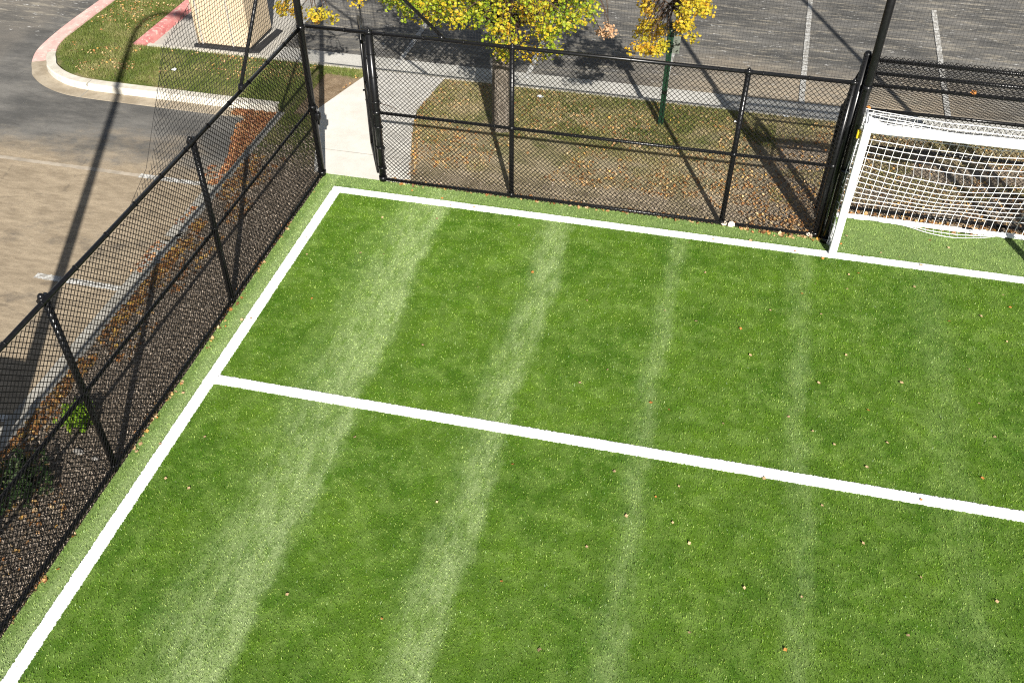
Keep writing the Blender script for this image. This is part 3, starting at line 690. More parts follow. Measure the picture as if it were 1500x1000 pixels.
for j in range(ns+1):
    for i in range(nx*2):
        xa=GX0+i*(GX1-GX0)/nx/2; xb=GX0+(i+1)*(GX1-GX0)/nx/2; segs.append((netpt(xa,j*C),netpt(xb,j*C)))
V,F=wires([s[0] for s in segs],[s[1] for s in segs],.0041); build_np('back_net',V,F,M['netw'],gl)
for x,sgn in ((GX0,1),(GX1,-1)):
    segs=[]
    def yb(z): return float(np.interp(z,[.03,.16,1.1,1.87,2.02],[.95,.93,.74,.57,.5]))
    def sp(z,u): 
        y=yb(z)*u; return (x-.03-.085*math.sin(u*2.6)*math.sin(.4+z*1.3)*sgn+.006*math.sin(z*21+u*9),y,z-.06*math.sin(u*3.14)*(1 if z>.2 else 0))
    for k in range(9):
        u=k/8
        for j in range(16): z=.03+1.97*j/16; segs.append((sp(z,u),sp(z+1.97/16,u)))
    for j in range(17):
        z=.03+1.97*j/16
        for k in range(8): segs.append((sp(z,k/8),sp(z,(k+1)/8)))
    V,F=wires([s[0] for s in segs],[s[1] for s in segs],.0042); build_np('side_net',V,F,M['netw'],gl)
# gathered slack net along the ground bars and rear bar
segs=[]
for i in range(260):
    x=random.uniform(GX0,GX1); y=.90+random.uniform(-.05,.03); segs.append(((x,y,.05+random.uniform(0,.05)),(x+random.uniform(.05,.16),y+random.uniform(-.03,.03),.045+random.uniform(0,.05))))
for i in range(120):
    y=random.uniform(.1,.9); x=GX0-.03+random.uniform(-.05,.02); segs.append(((x,y,.02+random.uniform(0,.16)),(x+random.uniform(-.02,.02),y+random.uniform(.05,.15),.02+random.uniform(0,.2))))
V,F=wires([s[0] for s in segs],[s[1] for s in segs],.003); build_np('slack_net',V,F,M['netw'],gl)

# ------------------------------------------------------------------ sign post
gp_=thing('sign_post','green steel channel post carrying a small sign, on the verge near the tree','sign',(4.69,3.08,0))
mb=MB(); X,Yp=4.69,3.08
mb.box(X-.014,X+.014,Yp-.004,Yp+.003,-.05,1.78); mb.box(X-.030,X-.014,Yp-.03,Yp+.003,-.05,1.78); mb.box(X+.014,X+.030,Yp-.03,Yp+.003,-.05,1.78)
mb.box(X-.045,X-.030,Yp-.03,Yp-.024,-.05,1.78); mb.box(X+.030,X+.045,Yp-.03,Yp-.024,-.05,1.78)
build('channel_post',mb,M['green_post'],gp_)
build('sign_panel',MB().bevbox(X-.155,X+.155,Yp+.010,Yp+.016,1.28,1.74,.002),M['alu'],gp_)
for z in (1.66,1.34): build('bolt',MB().tube((X,Yp-.02,z),(X,Yp+.01,z),.012,n=8),M['alu'],gp_)
build('post_top',MB().box(X-.047,X+.047,Yp-.032,Yp+.005,1.70,1.80),M['rubber'],gp_)

# ------------------------------------------------------------------ bin / cabinet
cb=thing('storage_bin','large beige panelled metal bin on a black base beside the red kerb','bin',(-3.8,4.9,LOT))
bx0,bx1,by0,by1=-4.44,-3.33,4.30,5.30; bz0,bz1=LOT+.07,1.75
bd=MB().bevbox(bx0,bx1,by0,by1,bz0,bz1,.025)
build('bin_body',bd,M['bin'],cb)
build('panel_seam',MB().box(bx0+.10,bx0+.125,by0-.006,by0+.02,bz0,bz1),M['seam'],cb)
build('panel_seam',MB().box(bx0+.74,bx0+.765,by0-.006,by0+.02,bz0,bz1),M['seam'],cb)
build('corner_rib',MB().tube((bx0+.03,by0-.004,bz0),(bx0+.03,by0-.004,bz1),.02,n=8),M['bin'],cb,smooth=True)
bs=MB().bevbox(bx0-.06,bx1+.02,by0-.07,by0+.02,LOT+.011,LOT+.07,.01)
bs.add([(bx1+.01,by0-.06,LOT+.012),(bx1+.16,by0-.02,LOT+.012),(bx1+.22,by1,LOT+.012),(bx1+.10,by1,LOT+.012),(bx1+.01,by0-.06,LOT+.06),(bx1+.16,by0-.02,LOT+.04),(bx1+.22,by1,LOT+.04),(bx1+.10,by1,LOT+.06)],[(0,3,2,1),(4,5,6,7),(0,1,5,4),(1,2,6,5),(2,3,7,6),(3,0,4,7)])
bs.bevbox(bx0+.02,bx1-.02,by0+.03,by1,LOT+.011,LOT+.075,.01)
build('base_frame',bs,M['rubber'],cb)
build('lid',MB().bevbox(bx0-.03,bx1+.03,by0-.03,by1+.03,bz1+.002,bz1+.07,.02),M['bin'],cb)

# ------------------------------------------------------------------ light pole (stands left of the frame; its shadow crosses the lot)
bxp,byp=-.90,-8.05
lp=thing('light_pole','tall black pole with a curved arm, known by its long shadow across the left lot','pole',(bxp,byp,0))
build('pole',MB().tube((bxp,byp,-.1),(bxp,byp,8.0),.095,.062,n=18),M['black'],lp,smooth=True)
build('arm',MB().path([(bxp,byp,7.9),(bxp+.02,byp,8.25),(bxp+.12,byp,8.55),(bxp+.35,byp,8.75),(bxp+.75,byp,8.84)],[.06,.055,.05,.05,.05],n=12),M['black'],lp,smooth=True)
build('lamp_head',MB().bevbox(bxp+.7,bxp+1.15,byp-.11,byp+.11,8.76,8.88,.03),M['black'],lp)
pb=MB().bevbox(bxp-.75,bxp-.09,byp-.03,byp+.03,1.55,2.25,.02).box(bxp-.12,bxp-.06,byp-.02,byp+.02,1.7,1.78).box(bxp-.12,bxp-.06,byp-.02,byp+.02,2.02,2.1)
build('shadow_panel',pb,M['black'],lp)  # unseen panel of guessed form, added to cast the wide shadow beside the pole's

# ------------------------------------------------------------------ tree
CROWN="0.79,2.19,2.17,m;2.64,2.55,1.72,m;0.99,3.31,1.96,m;1.58,1.83,2.02,m;2.89,0.61,2.99,m;1.87,2.57,1.72,m;2.64,1.66,2.3,m;2.42,3.45,1.95,m;0.76,2.08,1.98,m;2.04,1.1,2.42,m;1.86,3,2.23,m;0.48,2.2,2.13,m;1.32,3.67,1.7,m;2.04,1.55,2.48,m;2.94,0.92,2.74,m;2.73,2.69,1.97,m;2.35,1.01,2.88,m;0.36,2.41,2.22,m;3.5,1,3.14,m;1.59,2.41,2.34,m;2.65,0.65,3.18,m;1.72,1.12,2.81,m;2.08,1.15,2.88,m;3.3,1.11,2.9,m;1.43,2.48,2.18,m;3.37,2.83,1.86,m;1.69,3.31,1.76,m;1.73,2.69,2.36,m;2.14,2.18,1.89,m;0.97,1.14,2.41,m;1.96,3.59,1.99,m;1.53,1.4,2.62,m;1.4,1.99,2.28,m;1.65,0.97,2.73,m;2.14,2.56,2.17,m;0.56,2.98,1.79,m;1.16,1.57,2.41,m;0.72,2.03,2.3,m;1.43,2.9,2.24,m;2.14,1.83,2.33,m;0.71,2.4,2.03,m;1.49,1.28,2.77,m;1.84,3.15,2.16,m;1.64,1.9,2.6,m;3.22,2.38,2.24,m;1.96,0.97,3.01,m;1.21,1.64,2.21,m;2.98,3.65,2.02,m;3.02,3.21,2.13,m;3.43,2.02,2.51,m;3.43,0.81,2.62,m;0.95,2.69,1.9,m;2.03,2.45,2.41,m;0.8,2.23,2.37,m;0.52,2.03,2.15,m;3.16,0.85,2.21,m;1.96,3.78,1.87,m;1.83,3.36,1.71,m;1.38,2.16,2.43,m;2.52,0.78,2.12,m;2.48,0.78,2.45,m;3.07,2.76,1.77,m;1.23,2.03,2.21,m;1.03,2.16,1.84,m;1.34,2.53,2.2,m;2.65,3.09,1.95,m;2.37,3,1.72,m;2.93,3.3,1.81,m;2.45,0.73,2.43,m;3.47,2.4,2.44,m;2.43,2.52,2.09,m;3,1.44,2.2,m;2.3,1.13,2.11,m;1.82,0.87,2.51,m;2.97,2.81,2.03,m;2.77,3.7,1.98,m;1.42,1.99,2.33,m;2.48,0.95,2.49,m;1.27,0.69,2.77,m;1.55,0.97,2.67,m;3.61,0.99,2.72,m;3.5,1.47,2.59,m;1,2.98,1.9,m;2.8,1.46,2.38,m;0.53,3.05,1.93,m;3.07,1.38,2.22,m;2.47,2.08,2.28,m;2.21,2.93,1.82,m;1.42,3.46,1.98,m;2.03,2.13,2.48,m;1.12,1.71,2.18,m;3.23,3.22,2.06,m;2.9,1.83,1.97,m;1.57,3.38,1.83,m;3.21,1.02,2.69,m;0.95,1.55,2.55,m;0.61,2.89,2.16,m;1.79,3.81,1.87,m;2.25,3.56,1.81,m;1.28,1.57,2.2,m;3.12,2.69,2.47,m;2.13,1.05,2.53,m;2.89,2.61,2.03,m;2.22,3.1,1.78,m;0.65,2.73,2.24,m;3.12,0.72,2.57,m;1.06,2.21,2.31,m;2.25,1.57,1.77,m;2.45,1.53,2.7,m;2.76,1.56,1.77,m;1.42,2.16,1.93,m;0.65,1.44,2.4,m;2.85,1.7,2.45,m;3.16,2.59,2.24,m;3.49,1.78,2.6,m;2.9,2.83,2.29,m;0.74,3.76,1.74,m;2.44,1.6,1.76,m;1.46,1.15,2.46,m;2.47,2.85,2.33,m;3.33,1.38,2.87,m;2.97,0.81,3.13,m;2.55,1.51,1.97,m;3.2,1.75,2.14,m;1.65,2.28,2.1,m;3.16,0.77,2.51,m;1.31,0.82,2.69,m;2.42,3.27,1.95,m;0.47,1.78,2.36,m;1.04,1.37,2.68,m;1.9,1.51,2.48,m;0.43,3.59,1.88,m;2.27,1.35,2.91,m;1.84,1.61,2.27,m;3.36,1.26,2.49,m;0.97,0.67,3.01,m;2.96,3.11,2.31,m;0.87,3.18,2.11,m;3.17,2.97,2.22,m;2.17,2.57,2.27,m;2.13,3.62,1.75,m;1.98,1.02,3,m;1.17,2.74,1.79,m;2.42,0.85,2.76,m;3.21,1.68,2.81,m;2.72,3.4,1.88,m;2.32,1.52,2.39,m;3.24,1.53,2.83,m;1.18,1.35,2.74,m;2.14,3.64,1.97,m;4.27,2.13,1.96,r;4.4,1.57,2.35,r;4.45,1.49,2.41,r;4.48,1.78,2.29,r;4.39,1.27,2.91,r;4.28,2.9,1.85,r;4.33,2.33,2.28,r;4.29,2.55,2.49,r;4.48,1.1,2.2,r;4.35,1.45,2.91,r;4.32,1.83,2.12,r;4.33,2.89,2.08,r;4.26,2.21,2.74,r;4.24,2.58,2.57,r;4.67,0.98,2.31,r;4.32,1.81,2.19,r;4.43,1.19,2.27,r;4.56,2.17,2.04,r;4.53,0.8,2.36,r;4.68,1.13,2.26,r;4.47,1.31,2.1,r;4.49,1.31,2.12,r;4.46,1.94,2.17,r;4.62,1.77,2,r;4.33,0.77,2.35,r;4.54,2.11,2.04,r;4.48,1.94,2.07,r;4.35,1.62,2.81,r;4.54,1.85,1.87,r;4.47,1.99,2,r;4.36,1.96,2.41,r;4.25,2.86,2.11,r;4.33,2.69,2.17,r;4.41,2.49,1.93,r;5.04,1.18,2.86,r;5.03,1.17,2.91,r;4.96,1.59,2.7,r;4.92,0.78,2.94,r;4.81,2.65,2.26,r;5.15,2.09,2.53,r;4.93,2.55,2.5,r;5.03,2.06,2.64,r;4.91,0.93,2.74,r;5.13,1.93,2.78,r;4.92,1.28,2.93,r;5.18,2.03,2.48,r;5.2,1.6,2.65,r;4.96,1.04,2.98,r;4.94,1.79,2.3,r;5.21,2.41,2.3,r;4.87,2.93,2.24,r;4.88,1.99,2.14,r;4.91,1.46,2.59,r;4.92,2.16,2.66,r;5.06,2.22,1.95,r;4.93,2.64,1.95,r;4.97,1.58,2.78,r;4.77,2.9,2.09,r;5.1,1.78,2.64,r;5.1,0.92,2.92,r;4.94,1.36,2.64,r;4.91,2.93,1.83,r;4.85,2.69,1.93,r;5.07,1.26,2.91,r;4.87,1.67,2.87,r;4.95,1.75,2.45,r;4.92,2.26,2.59,r;5.1,1.85,2.56,r;-1.43,2.01,1.87,l;-1.08,2.06,2.29,l;-1.21,1.65,2,l;-1.02,1.86,2.34,l;-1.4,2.04,1.87,l;-1.16,1.84,2.09,l;-0.78,0.91,2.36,l;-0.65,0.96,2.3,l;-1.33,1.96,2.28,l;-0.56,1.48,2.03,l;-0.42,1.66,1.95,l;-0.56,1.22,2.18,l;-0.71,1.64,1.91,l;-0.35,1.24,2.19,l;0.16,1.72,2.57,l;-0.17,1.91,2.31,l;0.33,1.13,2.56,l;0.02,1.98,2.38,l;-0.26,2.33,1.95,l;3.82,1.96,2.1,p;3.78,2.07,1.95,p;3.87,1.86,2.06,p;3.65,2.56,1.73,p;2.73,1.77,5.27,u;1.16,3.25,5.49,u;4.04,3.02,4.12,u;0.5,1.65,4.39,u;1,3.27,3.22,u;3.12,1.4,4.84,u;1.38,2.87,5.08,u;3.89,3.79,3.62,u;4.04,2.43,3.36,u;3.42,3.28,2.48,u;1.59,2.33,4.73,u;0.99,1.49,4.73,u;1.23,0.7,3.38,u;2.36,2.88,2.94,u;4.2,2.14,3.22,u;3.81,2.48,3.3,u;1.63,1.03,4.94,u;2.99,2.65,5.52,u;0.68,3.08,4.2,u;4.76,1.45,3.63,u;1.49,1.73,4.8,u;1.22,2.12,5.21,u;-0.49,3.08,4.13,u;1.71,2.27,2.93,u;-0.15,3.33,3.5,u;0.64,1.37,4.63,u;1.91,2.18,2.95,u;3.91,2.13,5.42,u;2.26,1.52,5.51,u;-0.62,1.93,3.64,u;-0.28,3.03,3.41,u;0.29,3.13,4.91,u;3.73,1.98,4.52,u;1.9,2.45,3.58,u;3.02,4.16,3.73,u;1.45,2.68,4.83,u;1.87,2.91,4.51,u;2.77,2.56,3.08,u;2.1,3.77,5.1,u;2.58,1.06,3.99,u;0.68,2.35,5.56,u;0.29,2.63,4.03,u;2,3.86,3.44,u;2.13,1.1,3.44,u;2.39,2.98,4.27,u;4.11,2.3,5.41,u;3.52,2.9,2.66,u;1.1,1.66,5.53,u;-0.36,2.97,3.44,u;2.16,2.44,2.73,u;2.97,3.44,5.58,u;2.6,3.31,4.67,u;3.06,3.31,3.79,u;3.74,2.14,4.34,u;4.63,2.94,4.07,u;1.67,0.99,3.68,u;3.34,1.47,3.94,u;0.61,2.6,4.18,u;4.26,3.48,3.64,u;2.29,3.34,3.56,u;4.25,3.06,4.73,u;-0.01,2.66,4.73,u;2.98,3.96,4.11,u;0.99,2.95,4.49,u;2.18,3.9,3.02,u;0.99,2.92,4.09,u;4.3,2.29,3.58,u;1.23,1.84,3.28,u;4.31,2.4,5.49,u;1.67,2.64,5.31,u;1.01,2.39,3.61,u;3.02,3.34,2.76,u;2.36,2.4,4.54,u;4.41,1.31,3.31,u;3.3,2.93,4.09,u;-0.32,1.97,4.05,u;3.34,2.95,4.79,u;1.83,1.75,5.6,u;1.58,2.5,4.48,u;1.98,2.06,2.99,u;2.69,3.83,3.12,u;4.4,1.78,4.63,u;2.96,0.9,4.97,u;4.74,1.32,3.51,u;3.3,1.9,5.04,u;1.68,2.81,4.33,u;0.87,2.7,4.54,u;0.53,1.21,3.86,u;2.88,3.78,4.33,u;1.07,3.53,4.68,u;4.62,3.47,3.52,u;0.74,2.02,3.84,u;0.6,3.74,4.06,u;0.93,2.93,5.01,u;2.8,2.85,5.25,u;2.63,3.03,3.87,u;1.3,1.88,4.47,u;4.13,2.84,4.38,u;4.13,1.96,4.77,u;4.07,2.38,5.1,u;3.59,1,4.22,u;3.17,3,2.7,u;-0.04,1.89,3.45,u;2.23,2.83,3.51,u;0.12,2.77,2.58,u;0.62,2.84,3.66,u;4.33,1.45,3.78,u;2.56,2.6,5.75,u;4.12,2.52,2.83,u;3.96,2.81,4.31,u;3.03,0.8,4.58,u;0.84,3.44,2.87,u;4.53,2.53,3.88,u;1.08,3.18,3.72,u;3.43,2.71,3.55,u;1.51,2.9,2.93,u;0.74,2.24,2.89,u;3.03,3.5,5.04,u;4.18,2.83,5.05,u;0.97,0.93,4.25,u;-0.04,2.27,3.61,u;2.53,3.02,5.73,u;1.47,2.78,2.63,u;1.81,2.97,2.44,u;1.15,3.86,4.53,u;2.84,2.53,3.94,u;1.14,0.96,4.25,u;2.83,1.93,5.6,u;4.35,2.07,3.28,u;4.1,2.54,4.17,u;2.59,2.54,3.84,u;2.34,0.81,3.81,u;3.19,2.12,3.54,u;4.1,2.92,4.67,u;2.4,3.45,2.8,u;2,2.63,4.6,u;4.72,2.18,3.04,u;1.85,2.45,4.3,u;-0.11,1.52,3.66,u;0.37,2.69,3.41,u;1.39,3.62,3.13,u;3.37,1.63,3.76,u;0.79,1.07,4.25,u;3.54,2.78,4.92,u;1.59,2.19,2.88,u;3.26,0.8,3.89,u;-0.19,2.67,4.7,u;0.62,2.82,2.49,u;3.36,3.19,5.04,u;1.1,2.15,5.28,u;4.54,2.28,3.09,u;-0.4,2.22,3.68,u;2.12,2.86,3.98,u;3.59,1.46,5.02,u;2.18,2.83,4.59,u;3.68,2.63,4.67,u;0.55,2.28,3.84,u;1.7,4.08,3.42,u;1.96,0.77,3.53,u;0.65,2.09,2.89,u;0.93,1.89,4.01,u;2.09,3.03,4.67,u;2.13,2.2,4.21,u;1.97,3.69,4.53,u;1.5,3.69,3.06,u;3.26,3.03,3.75,u;2.76,3.36,2.38,u;3.47,1.45,4.23,u;2.31,3.39,3.79,u;1.34,1.23,3.49,u;0.14,2.55,4.96,u;2.14,4.23,3.94,u;1.46,2.67,3.41,u;4.34,3.69,4.16,u;4.52,3.27,3.57,u;2.24,2.71,4.38,u;3.45,2.18,5.36,u;0.1,1.99,5.11,u;4.64,2.77,4.28,u;3.89,2.48,4.06,u;4.18,1.06,4.44,u;3.71,2.65,3.5,u;2.68,2.94,3.96,u;2.64,3.72,4.47,u;0.13,3.54,3.17,u;1.2,3.87,3.25,u;1.34,3.19,4.58,u;4.1,3.11,2.81,u;4.42,1.95,3.74,u;0,3.23,3.43,u"
tr=thing('tree','yellow and green autumn tree with a pale grey trunk behind the end fence','tree',(2.08,2.38,0))
tk=MB().path([(2.09,2.40,-.08),(2.09,2.40,.0),(2.08,2.39,.12),(2.07,2.38,.6),(2.08,2.38,1.15),(2.10,2.40,1.5),(2.14,2.42,1.85)],[.215,.19,.155,.142,.138,.15,.16],n=22)
tko=build('trunk',tk,M['bark'],tr,smooth=True)
cl=[(float(a),float(b),float(c),k) for a,b,c,k in (t.split(',') for t in CROWN.split(';'))]
hub=Vector((2.12,2.42,1.7))
limbs=[[(2.1,2.4,1.6),(1.8,2.2,2.1),(1.3,1.9,2.6),(.7,1.7,2.95)],[(2.1,2.4,1.6),(2.6,2.2,2.1),(3.2,1.9,2.5),(3.9,1.8,2.8)],[(2.1,2.4,1.7),(2.3,1.8,2.1),(2.5,1.3,2.6),(2.6,1.1,3.1)],
 [(2.1,2.4,1.7),(2.15,2.6,2.6),(2.2,2.7,3.6),(2.3,2.8,5.0)],[(2.1,2.4,1.7),(1.6,3.0,2.4),(1.0,3.4,3.2)],[(2.1,2.4,1.7),(2.9,3.0,2.5),(3.8,3.3,3.3)],
 [(3.0,2.0,2.4),(3.9,1.9,2.75),(4.4,1.9,2.7),(4.8,1.85,2.5)],[(1.3,1.9,2.6),(.6,1.6,2.75),(-.1,1.5,2.6),(-.7,1.6,2.3)]]
br=MB(); pts=[]
for L in limbs:
    L=[Vector(p) for p in L]; n=len(L); r0=.075 if L[0].z<1.8 else .03
    br.path(L,[r0*(1-.75*i/(n-1)) for i in range(n)],n=8)
    for a,b in zip(L,L[1:]):
        for k in range(6): pts.append(a.lerp(b,k/6))
for i,(a,b,c,k) in enumerate(cl):
    q=Vector((a,b,c))
    if c>4 and i%2: continue
    cand=sorted(pts,key=lambda p:(p-q).length)[:2]; s=random.choice(cand)
    if (s-q).length>1.8: continue
    m=s.lerp(q,.55)+Vector((random.uniform(-.08,.08),random.uniform(-.08,.08),.10)); br.path([s,m,q],[.011,.007,.004],n=5)
build('branches',br,M['twig'],tr,smooth=True)
def crown(kinds,name,mat,n_,rad,size,label=None):
    P=[]
    for a,b,c,k in cl:
        if k in kinds:
            m=n_; q=RNG.normal(0,1,(m,3)); q/=np.linalg.norm(q,axis=1,keepdims=True); q*=(RNG.random((m,1))**.5)*rad; q[:,2]*=.75
            P.append(q+np.array([a,b,c]))
    P=np.concatenate(P); V,F=leaves_np(P,size,.8,.3,1.15); o=build_np(name,V,F,mat,tr)
    if label:o['label']=label
    return o
crown('mu','crown',M['leafY'],64,.23,.050)
crown('rl','outer_foliage',M['leafO'],44,.14,.047,'golden yellow foliage on the spreading outer branches')
crown('p','withered_leaves',M['leafP'],34,.11,.05,'withered pale peach leaves on a bare twig')
# ------------------------------------------------------------------ shrubs in the bed
def shrub(name,label,c,r,h,n,size,mat,cat='shrub'):
    t=thing(name,label,cat,(c[0],c[1],0)); st=MB()
    for i in range(9):
        a=i*2.4; st.path([(c[0],c[1],-.02),(c[0]+r*.5*math.cos(a),c[1]+r*.5*math.sin(a),h*.5),(c[0]+r*.8*math.cos(a),c[1]+r*.8*math.sin(a),h*.85)],[.007,.005,.003],n=5)
    build('stems',st,M['twig'],t)
    q=RNG.normal(0,1,(n,3)); q/=np.linalg.norm(q,axis=1,keepdims=True); q*=(RNG.random((n,1))**.4); q*=np.array([r,r,h*.5])*(1+.25*np.sin(q[:,0:1]*9+q[:,1:2]*7)); q+=np.array([c[0],c[1],h*.55])
    q[:,2]=np.maximum(q[:,2],.02); V,F=leaves_np(q,size,.9,.3,.8); build_np('foliage',V,F,mat,t); return t
shrub('shrub','small bright green shrub in the bed behind the left fence',(-1.05,-5.36),.20,.26,900,.05,M['bush'])
shrub('shrub','low dark green shrub nearest the camera in the left bed',(-1.15,-6.35),.36,.30,1100,.055,M['darkbush'])
shrub('weed','pale yellow green weed at the kerb by the left frame edge',(-1.52,-6.62),.13,.10,160,.05,M['bush'],'weed')
# ------------------------------------------------------------------ loose leaves on the turf, one object each
LEAF={}
def leaf_mesh(mat,k):
    key=(mat,k)
    if key not in LEAF:
        rr=random.Random(k*7+3); n=9; v=[(0,0,.004)];f=[]
        for i in range(n):
            a=2*math.pi*i/n; r=.5*(1+.28*math.cos(a*5+k)+rr.uniform(-.12,.12)); v.append((r*math.cos(a),r*math.sin(a)*.85,.10*rr.uniform(.2,1.)+.06*math.cos(2*a)))
        f=[(0,i+1,(i+1)%n+1) for i in range(n)]; me=bpy.data.meshes.new('fallen_leaf'); me.from_pydata(v,[],f); me.materials.append(M[mat]); LEAF[key]=me
    return LEAF[key]
def drop(x,y,size,mat,label,group):
    o=bpy.data.objects.new('fallen_leaf',leaf_mesh(mat,random.randrange(5))); COL.objects.link(o)
    o.location=(x,y,.030); o.scale=(size,size,size*.8); o.rotation_euler=(random.gauss(0,.25),random.gauss(0,.25),random.uniform(0,6.28))
    tag(o,label,'leaf',group)
LV=[(5.46,-0.25,0),(7.57,0.21,1),(8.72,0.80,0),(8.64,-0.05,0),(1.31,-1.50,2),(5.73,-0.90,0),(6.62,-1.52,0),(6.26,-1.98,1),(7.27,-1.45,0),(4.71,-3.12,0),(5.29,-3.56,1),(7.78,-3.11,1),(7.38,-3.75,0),(7.14,-3.60,0),(7.96,-3.59,0),(7.72,-4.01,0),(8.26,-4.35,1),(3.92,-4.85,1),(4.14,-6.34,1),(5.23,-5.27,0),(5.50,-4.95,1),(5.71,-5.25,0),(5.73,-4.75,0),(4.89,-5.75,0),(5.90,-5.47,0),(7.02,-5.86,0),(8.17,-5.37,0),(7.63,-5.07,0),(7.65,-0.50,0),(7.62,-0.83,0),(9.06,0.46,0),(7.65,0.43,0),(7.78,-0.44,1),(9.30,-1.02,0),(9.55,-1.47,0),(9.65,-0.49,0),(8.11,0.12,0),(9.19,0.79,0),(8.36,0.08,0),(7.21,-0.81,0),(9.70,-0.74,1),(9.16,-3.23,0),(5.28,-1.84,0),(0.69,-2.65,1),(-1.20,-1.72,0),(0.10,-1.38,0),(0.08,-3.21,0),(-0.27,-1.64,2),(0.98,-1.55,0),(0.26,-1.75,0),(-0.24,-2.23,0),(-0.02,-3.26,0),(-0.17,-3.43,1),(-0.19,-3.84,0),(-0.13,-4.65,0),(-0.23,-5.09,1),(-0.00,-5.45,0),(0.30,-5.89,0),(-0.17,-7.19,1),(-0.25,-5.08,0),(-0.20,-5.61,0),(1.89,-0.11,0),(1.21,0.14,1),(1.72,0.04,1),(2.25,-0.08,0),(3.00,-0.39,0),(6.31,0.00,0),(5.79,-0.09,0),(1.00,-0.65,0),(1.79,-0.50,0),(6.60,0.07,0),(6.93,-0.12,1),(7.31,-0.20,1),(8.51,0.62,0),(8.82,0.59,2),(9.32,1.09,0),(8.25,0.64,0),(7.85,-0.03,0),(7.50,-0.06,0),(8.51,-0.58,0),(9.02,-2.11,0),(6.40,-2.46,0),(5.51,-3.63,1),(4.42,-3.42,0),(3.42,-1.43,1),(2.77,-1.92,0),(2.39,-3.20,0),(5.02,-4.70,0),(6.62,-4.43,0),(7.23,-4.67,0),(8.94,-3.89,1),(6.14,-3.71,0),(8.19,-2.54,0),(0.44,-5.24,0),(0.61,-5.96,0),(2.15,-6.95,0),(3.13,-7.00,1),(5.99,-6.49,0),(6.87,-6.47,1),(7.99,-6.06,0),(8.86,-5.49,0),(4.65,-6.98,0),(6.47,-5.88,0),(2.09,-4.86,0),(3.25,-5.54,0),(7.22,-2.77,0),(5.69,-1.96,0),(6.87,-3.43,0),(7.03,-1.07,1),(4.25,-1.87,0),(8.88,-1.22,1),(9.06,-2.70,0),(7.56,-2.19,0)]
for x,y,k in LV:
    if y>.02 and x>7.4: zone='inside the goal'; 
    elif x<0: zone='beside the left fence'
    elif y>0: zone='beside the end fence'
    elif y>-4.34: zone='between goal line and box line'
    else: zone='in front of the box line'
    mt,cn=(('tanleaf','pale tan'),('orleaf','orange'),('brleaf','dark brown'))[k]
    drop(x,y,random.uniform(.026,.048) if k!=2 else .036,mt,'small %s dry leaf lying on the turf %s'%(cn,zone),'%s leaves lying on the turf %s'%(cn,zone))
def clump(x,y,s,label):
    t=thing('leaf_clump',label,'leaf',(x,y,.03))
    P=np.array([(x+random.gauss(0,s*.4),y+random.gauss(0,s*.3),.05+random.uniform(0,s*.5)) for _ in range(5)]); V,F=leaves_np(P,s,.7,.2,1.2); build_np('curled_leaf',V,F,M['paleleaf'],t)
clump(6.0,.30,.09,'large pale curled leaves at the foot of the end fence near a post')
clump(7.12,.33,.07,'cluster of pale curled leaves beside the tall post left of the goal')
# leaves lodged on the cage roof
def lone(name,label,x,y,z,s,mat,cat,e=(0,0,0)):
    o=bpy.data.objects.new(name,leaf_mesh(mat,2)); COL.objects.link(o); o.location=(x,y,z); o.scale=(s,s,s); o.rotation_euler=e; tag(o,label,cat)
lone('fallen_leaf','orange leaf caught on the front rail of the goal cage',8.62,YF,TOP+.035,.085,'orleaf','leaf',(.5,.2,.3))
lone('fallen_leaf','orange leaf caught on the lower roof rail above the goal corner',7.58,RB-.03,ZB+.035,.075,'orleaf','leaf',(.4,.1,1.))
lone('fallen_leaf','tan leaf caught on the lower roof rail far right',9.66,RB-.03,ZB+.035,.07,'tanleaf','leaf',(.4,.1,2.))
# litter bits: paper on the verge
def scrap(x,y,s,label,z=.03):
    n=7; rr=random.Random(int(x*100)); v=[(0,0,.01)]+[(math.cos(6.283*i/n)*(.5+rr.uniform(-.15,.2)),math.sin(6.283*i/n)*(.4+rr.uniform(-.1,.15)),rr.uniform(0,.25)) for i in range(n)]
    me=bpy.data.meshes.new('paper_scrap'); me.from_pydata(v,[],[(0,i+1,(i+1)%n+1) for i in range(n)]); me.materials.append(M['paper'])
    o=bpy.data.objects.new('paper_scrap',me); COL.objects.link(o); o.location=(x,y,z); o.scale=(s,s,s); tag(o,label,'litter')
scrap(5.95,3.42,.10,'crumpled white paper scrap on the grass behind the second fence post')
scrap(2.52,3.52,.11,'white paper scrap on the grass right of the tree trunk')
scrap(-4.22,2.96,.10,'small white paper scrap on the island lawn',.05)
scrap(6.76,3.80,.09,'pale scrap beside the lot kerb left of the goal')
def stone(x,y,s,label):
    rr=random.Random(int(y*100)); me=MB(); n=8;v=[];f=[]
    for j,(rad,zz) in enumerate(((.8,0),(1.,.3),(.75,.6),(.3,.72))):
        for i in range(n):
            a=6.283*i/n; r=rad*(1+rr.uniform(-.15,.15)); v.append((x+r*s*math.cos(a),y+r*s*.6*math.sin(a),zz*s*.8))
    for j in range(3):
        for i in range(n): f.append((j*n+i,j*n+(i+1)%n,(j+1)*n+(i+1)%n,(j+1)*n+i))
    f.append(tuple(range(3*n,4*n))); me.add(v,f); o=build('stone',me,M['stone']); origin(o,(x,y,0)); tag(o,label,'stone')
stone(-.83,-5.75,.07,'larger grey stone in the left bed beside the small green shrub')
stone(-.60,-5.80,.045,'small pale pebble between the bed shrubs and the fence')
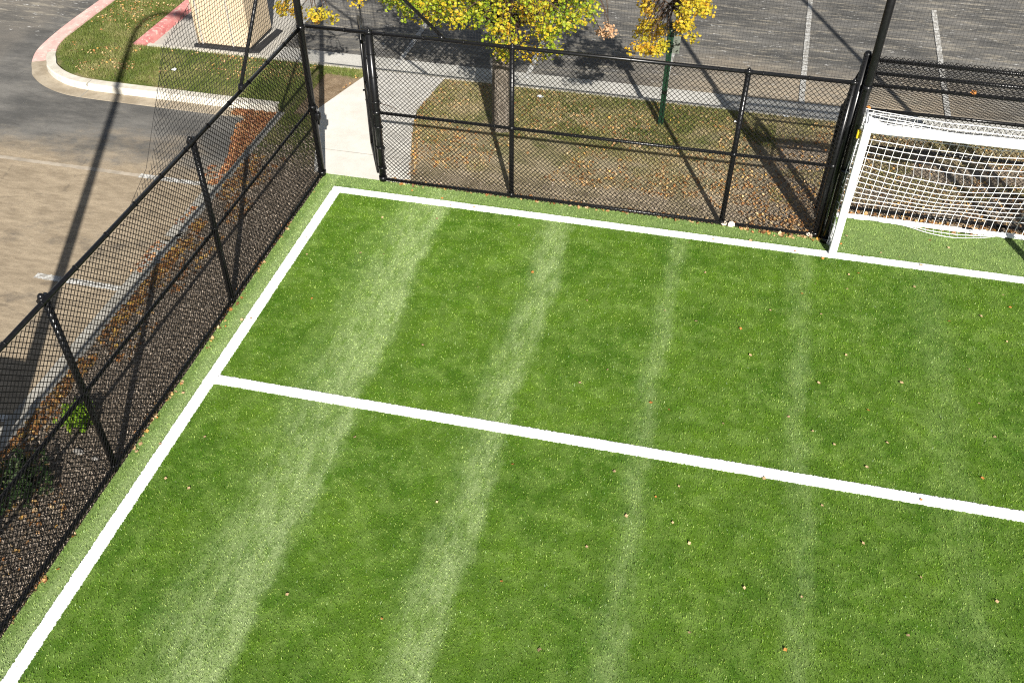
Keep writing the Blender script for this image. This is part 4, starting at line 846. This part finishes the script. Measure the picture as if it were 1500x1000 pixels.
# branch stick on the walkway
o=build('fallen_twig',MB().path([(-.45,2.72,.02),(-.2,2.66,.03),(.05,2.60,.03),(.22,2.50,.022)],[.004,.006,.005,.003],n=6),M['twig']); origin(o,(-.1,2.6,0)); tag(o,'thin curved twig lying across the concrete walkway','twig')

# ------------------------------------------------------------------ camera, light, world
cam=bpy.data.cameras.new('camera'); co=bpy.data.objects.new('camera',cam); COL.objects.link(co); S.camera=co
r=Vector((0.97520377,0.22126135,0.00458598)); u=Vector((-0.15103889,0.65026835,0.744539)); f=Vector((-0.16175559,0.7267699,-0.66756321))
m=Matrix(((r.x,u.x,-f.x,5.39319),(r.y,u.y,-f.y,-11.56115),(r.z,u.z,-f.z,8.0),(0,0,0,1))); co.matrix_world=m
cam.sensor_width=36; cam.lens=1390.15/1500*36; cam.clip_end=500; cam.clip_start=.1
sun=bpy.data.lights.new('sun','SUN'); so=bpy.data.objects.new('sun',sun); COL.objects.link(so)
sd=Vector((math.sin(AZ)*math.cos(EL),-math.cos(AZ)*math.cos(EL),math.sin(EL)))
so.rotation_euler=sd.to_track_quat('Z','Y').to_euler(); so.location=sd*30
sun.energy=5.0; sun.angle=math.radians(.5); sun.color=(1.,.955,.88)
W=bpy.data.worlds.new('World'); S.world=W; W.use_nodes=True; nt=W.node_tree; bg=nt.nodes['Background']
sky=nt.nodes.new('ShaderNodeTexSky'); sky.sky_type='NISHITA'; sky.sun_disc=False; sky.sun_elevation=EL; sky.sun_rotation=math.pi-AZ
sky.altitude=1300; sky.air_density=1.; sky.dust_density=.6; hs=nt.nodes.new('ShaderNodeHueSaturation'); hs.inputs['Saturation'].default_value=.55; nt.links.new(sky.outputs[0],hs.inputs['Color']); nt.links.new(hs.outputs[0],bg.inputs[0]); bg.inputs[1].default_value=0.05
S.view_settings.view_transform='Standard'; S.view_settings.look='None'; S.view_settings.gamma=1; S.view_settings.exposure=1.13
S.render.engine='CYCLES'; S.cycles.max_bounces=6; S.cycles.diffuse_bounces=3; S.cycles.transmission_bounces=4; S.cycles.use_denoising=False; S.cycles.filter_width=1.15
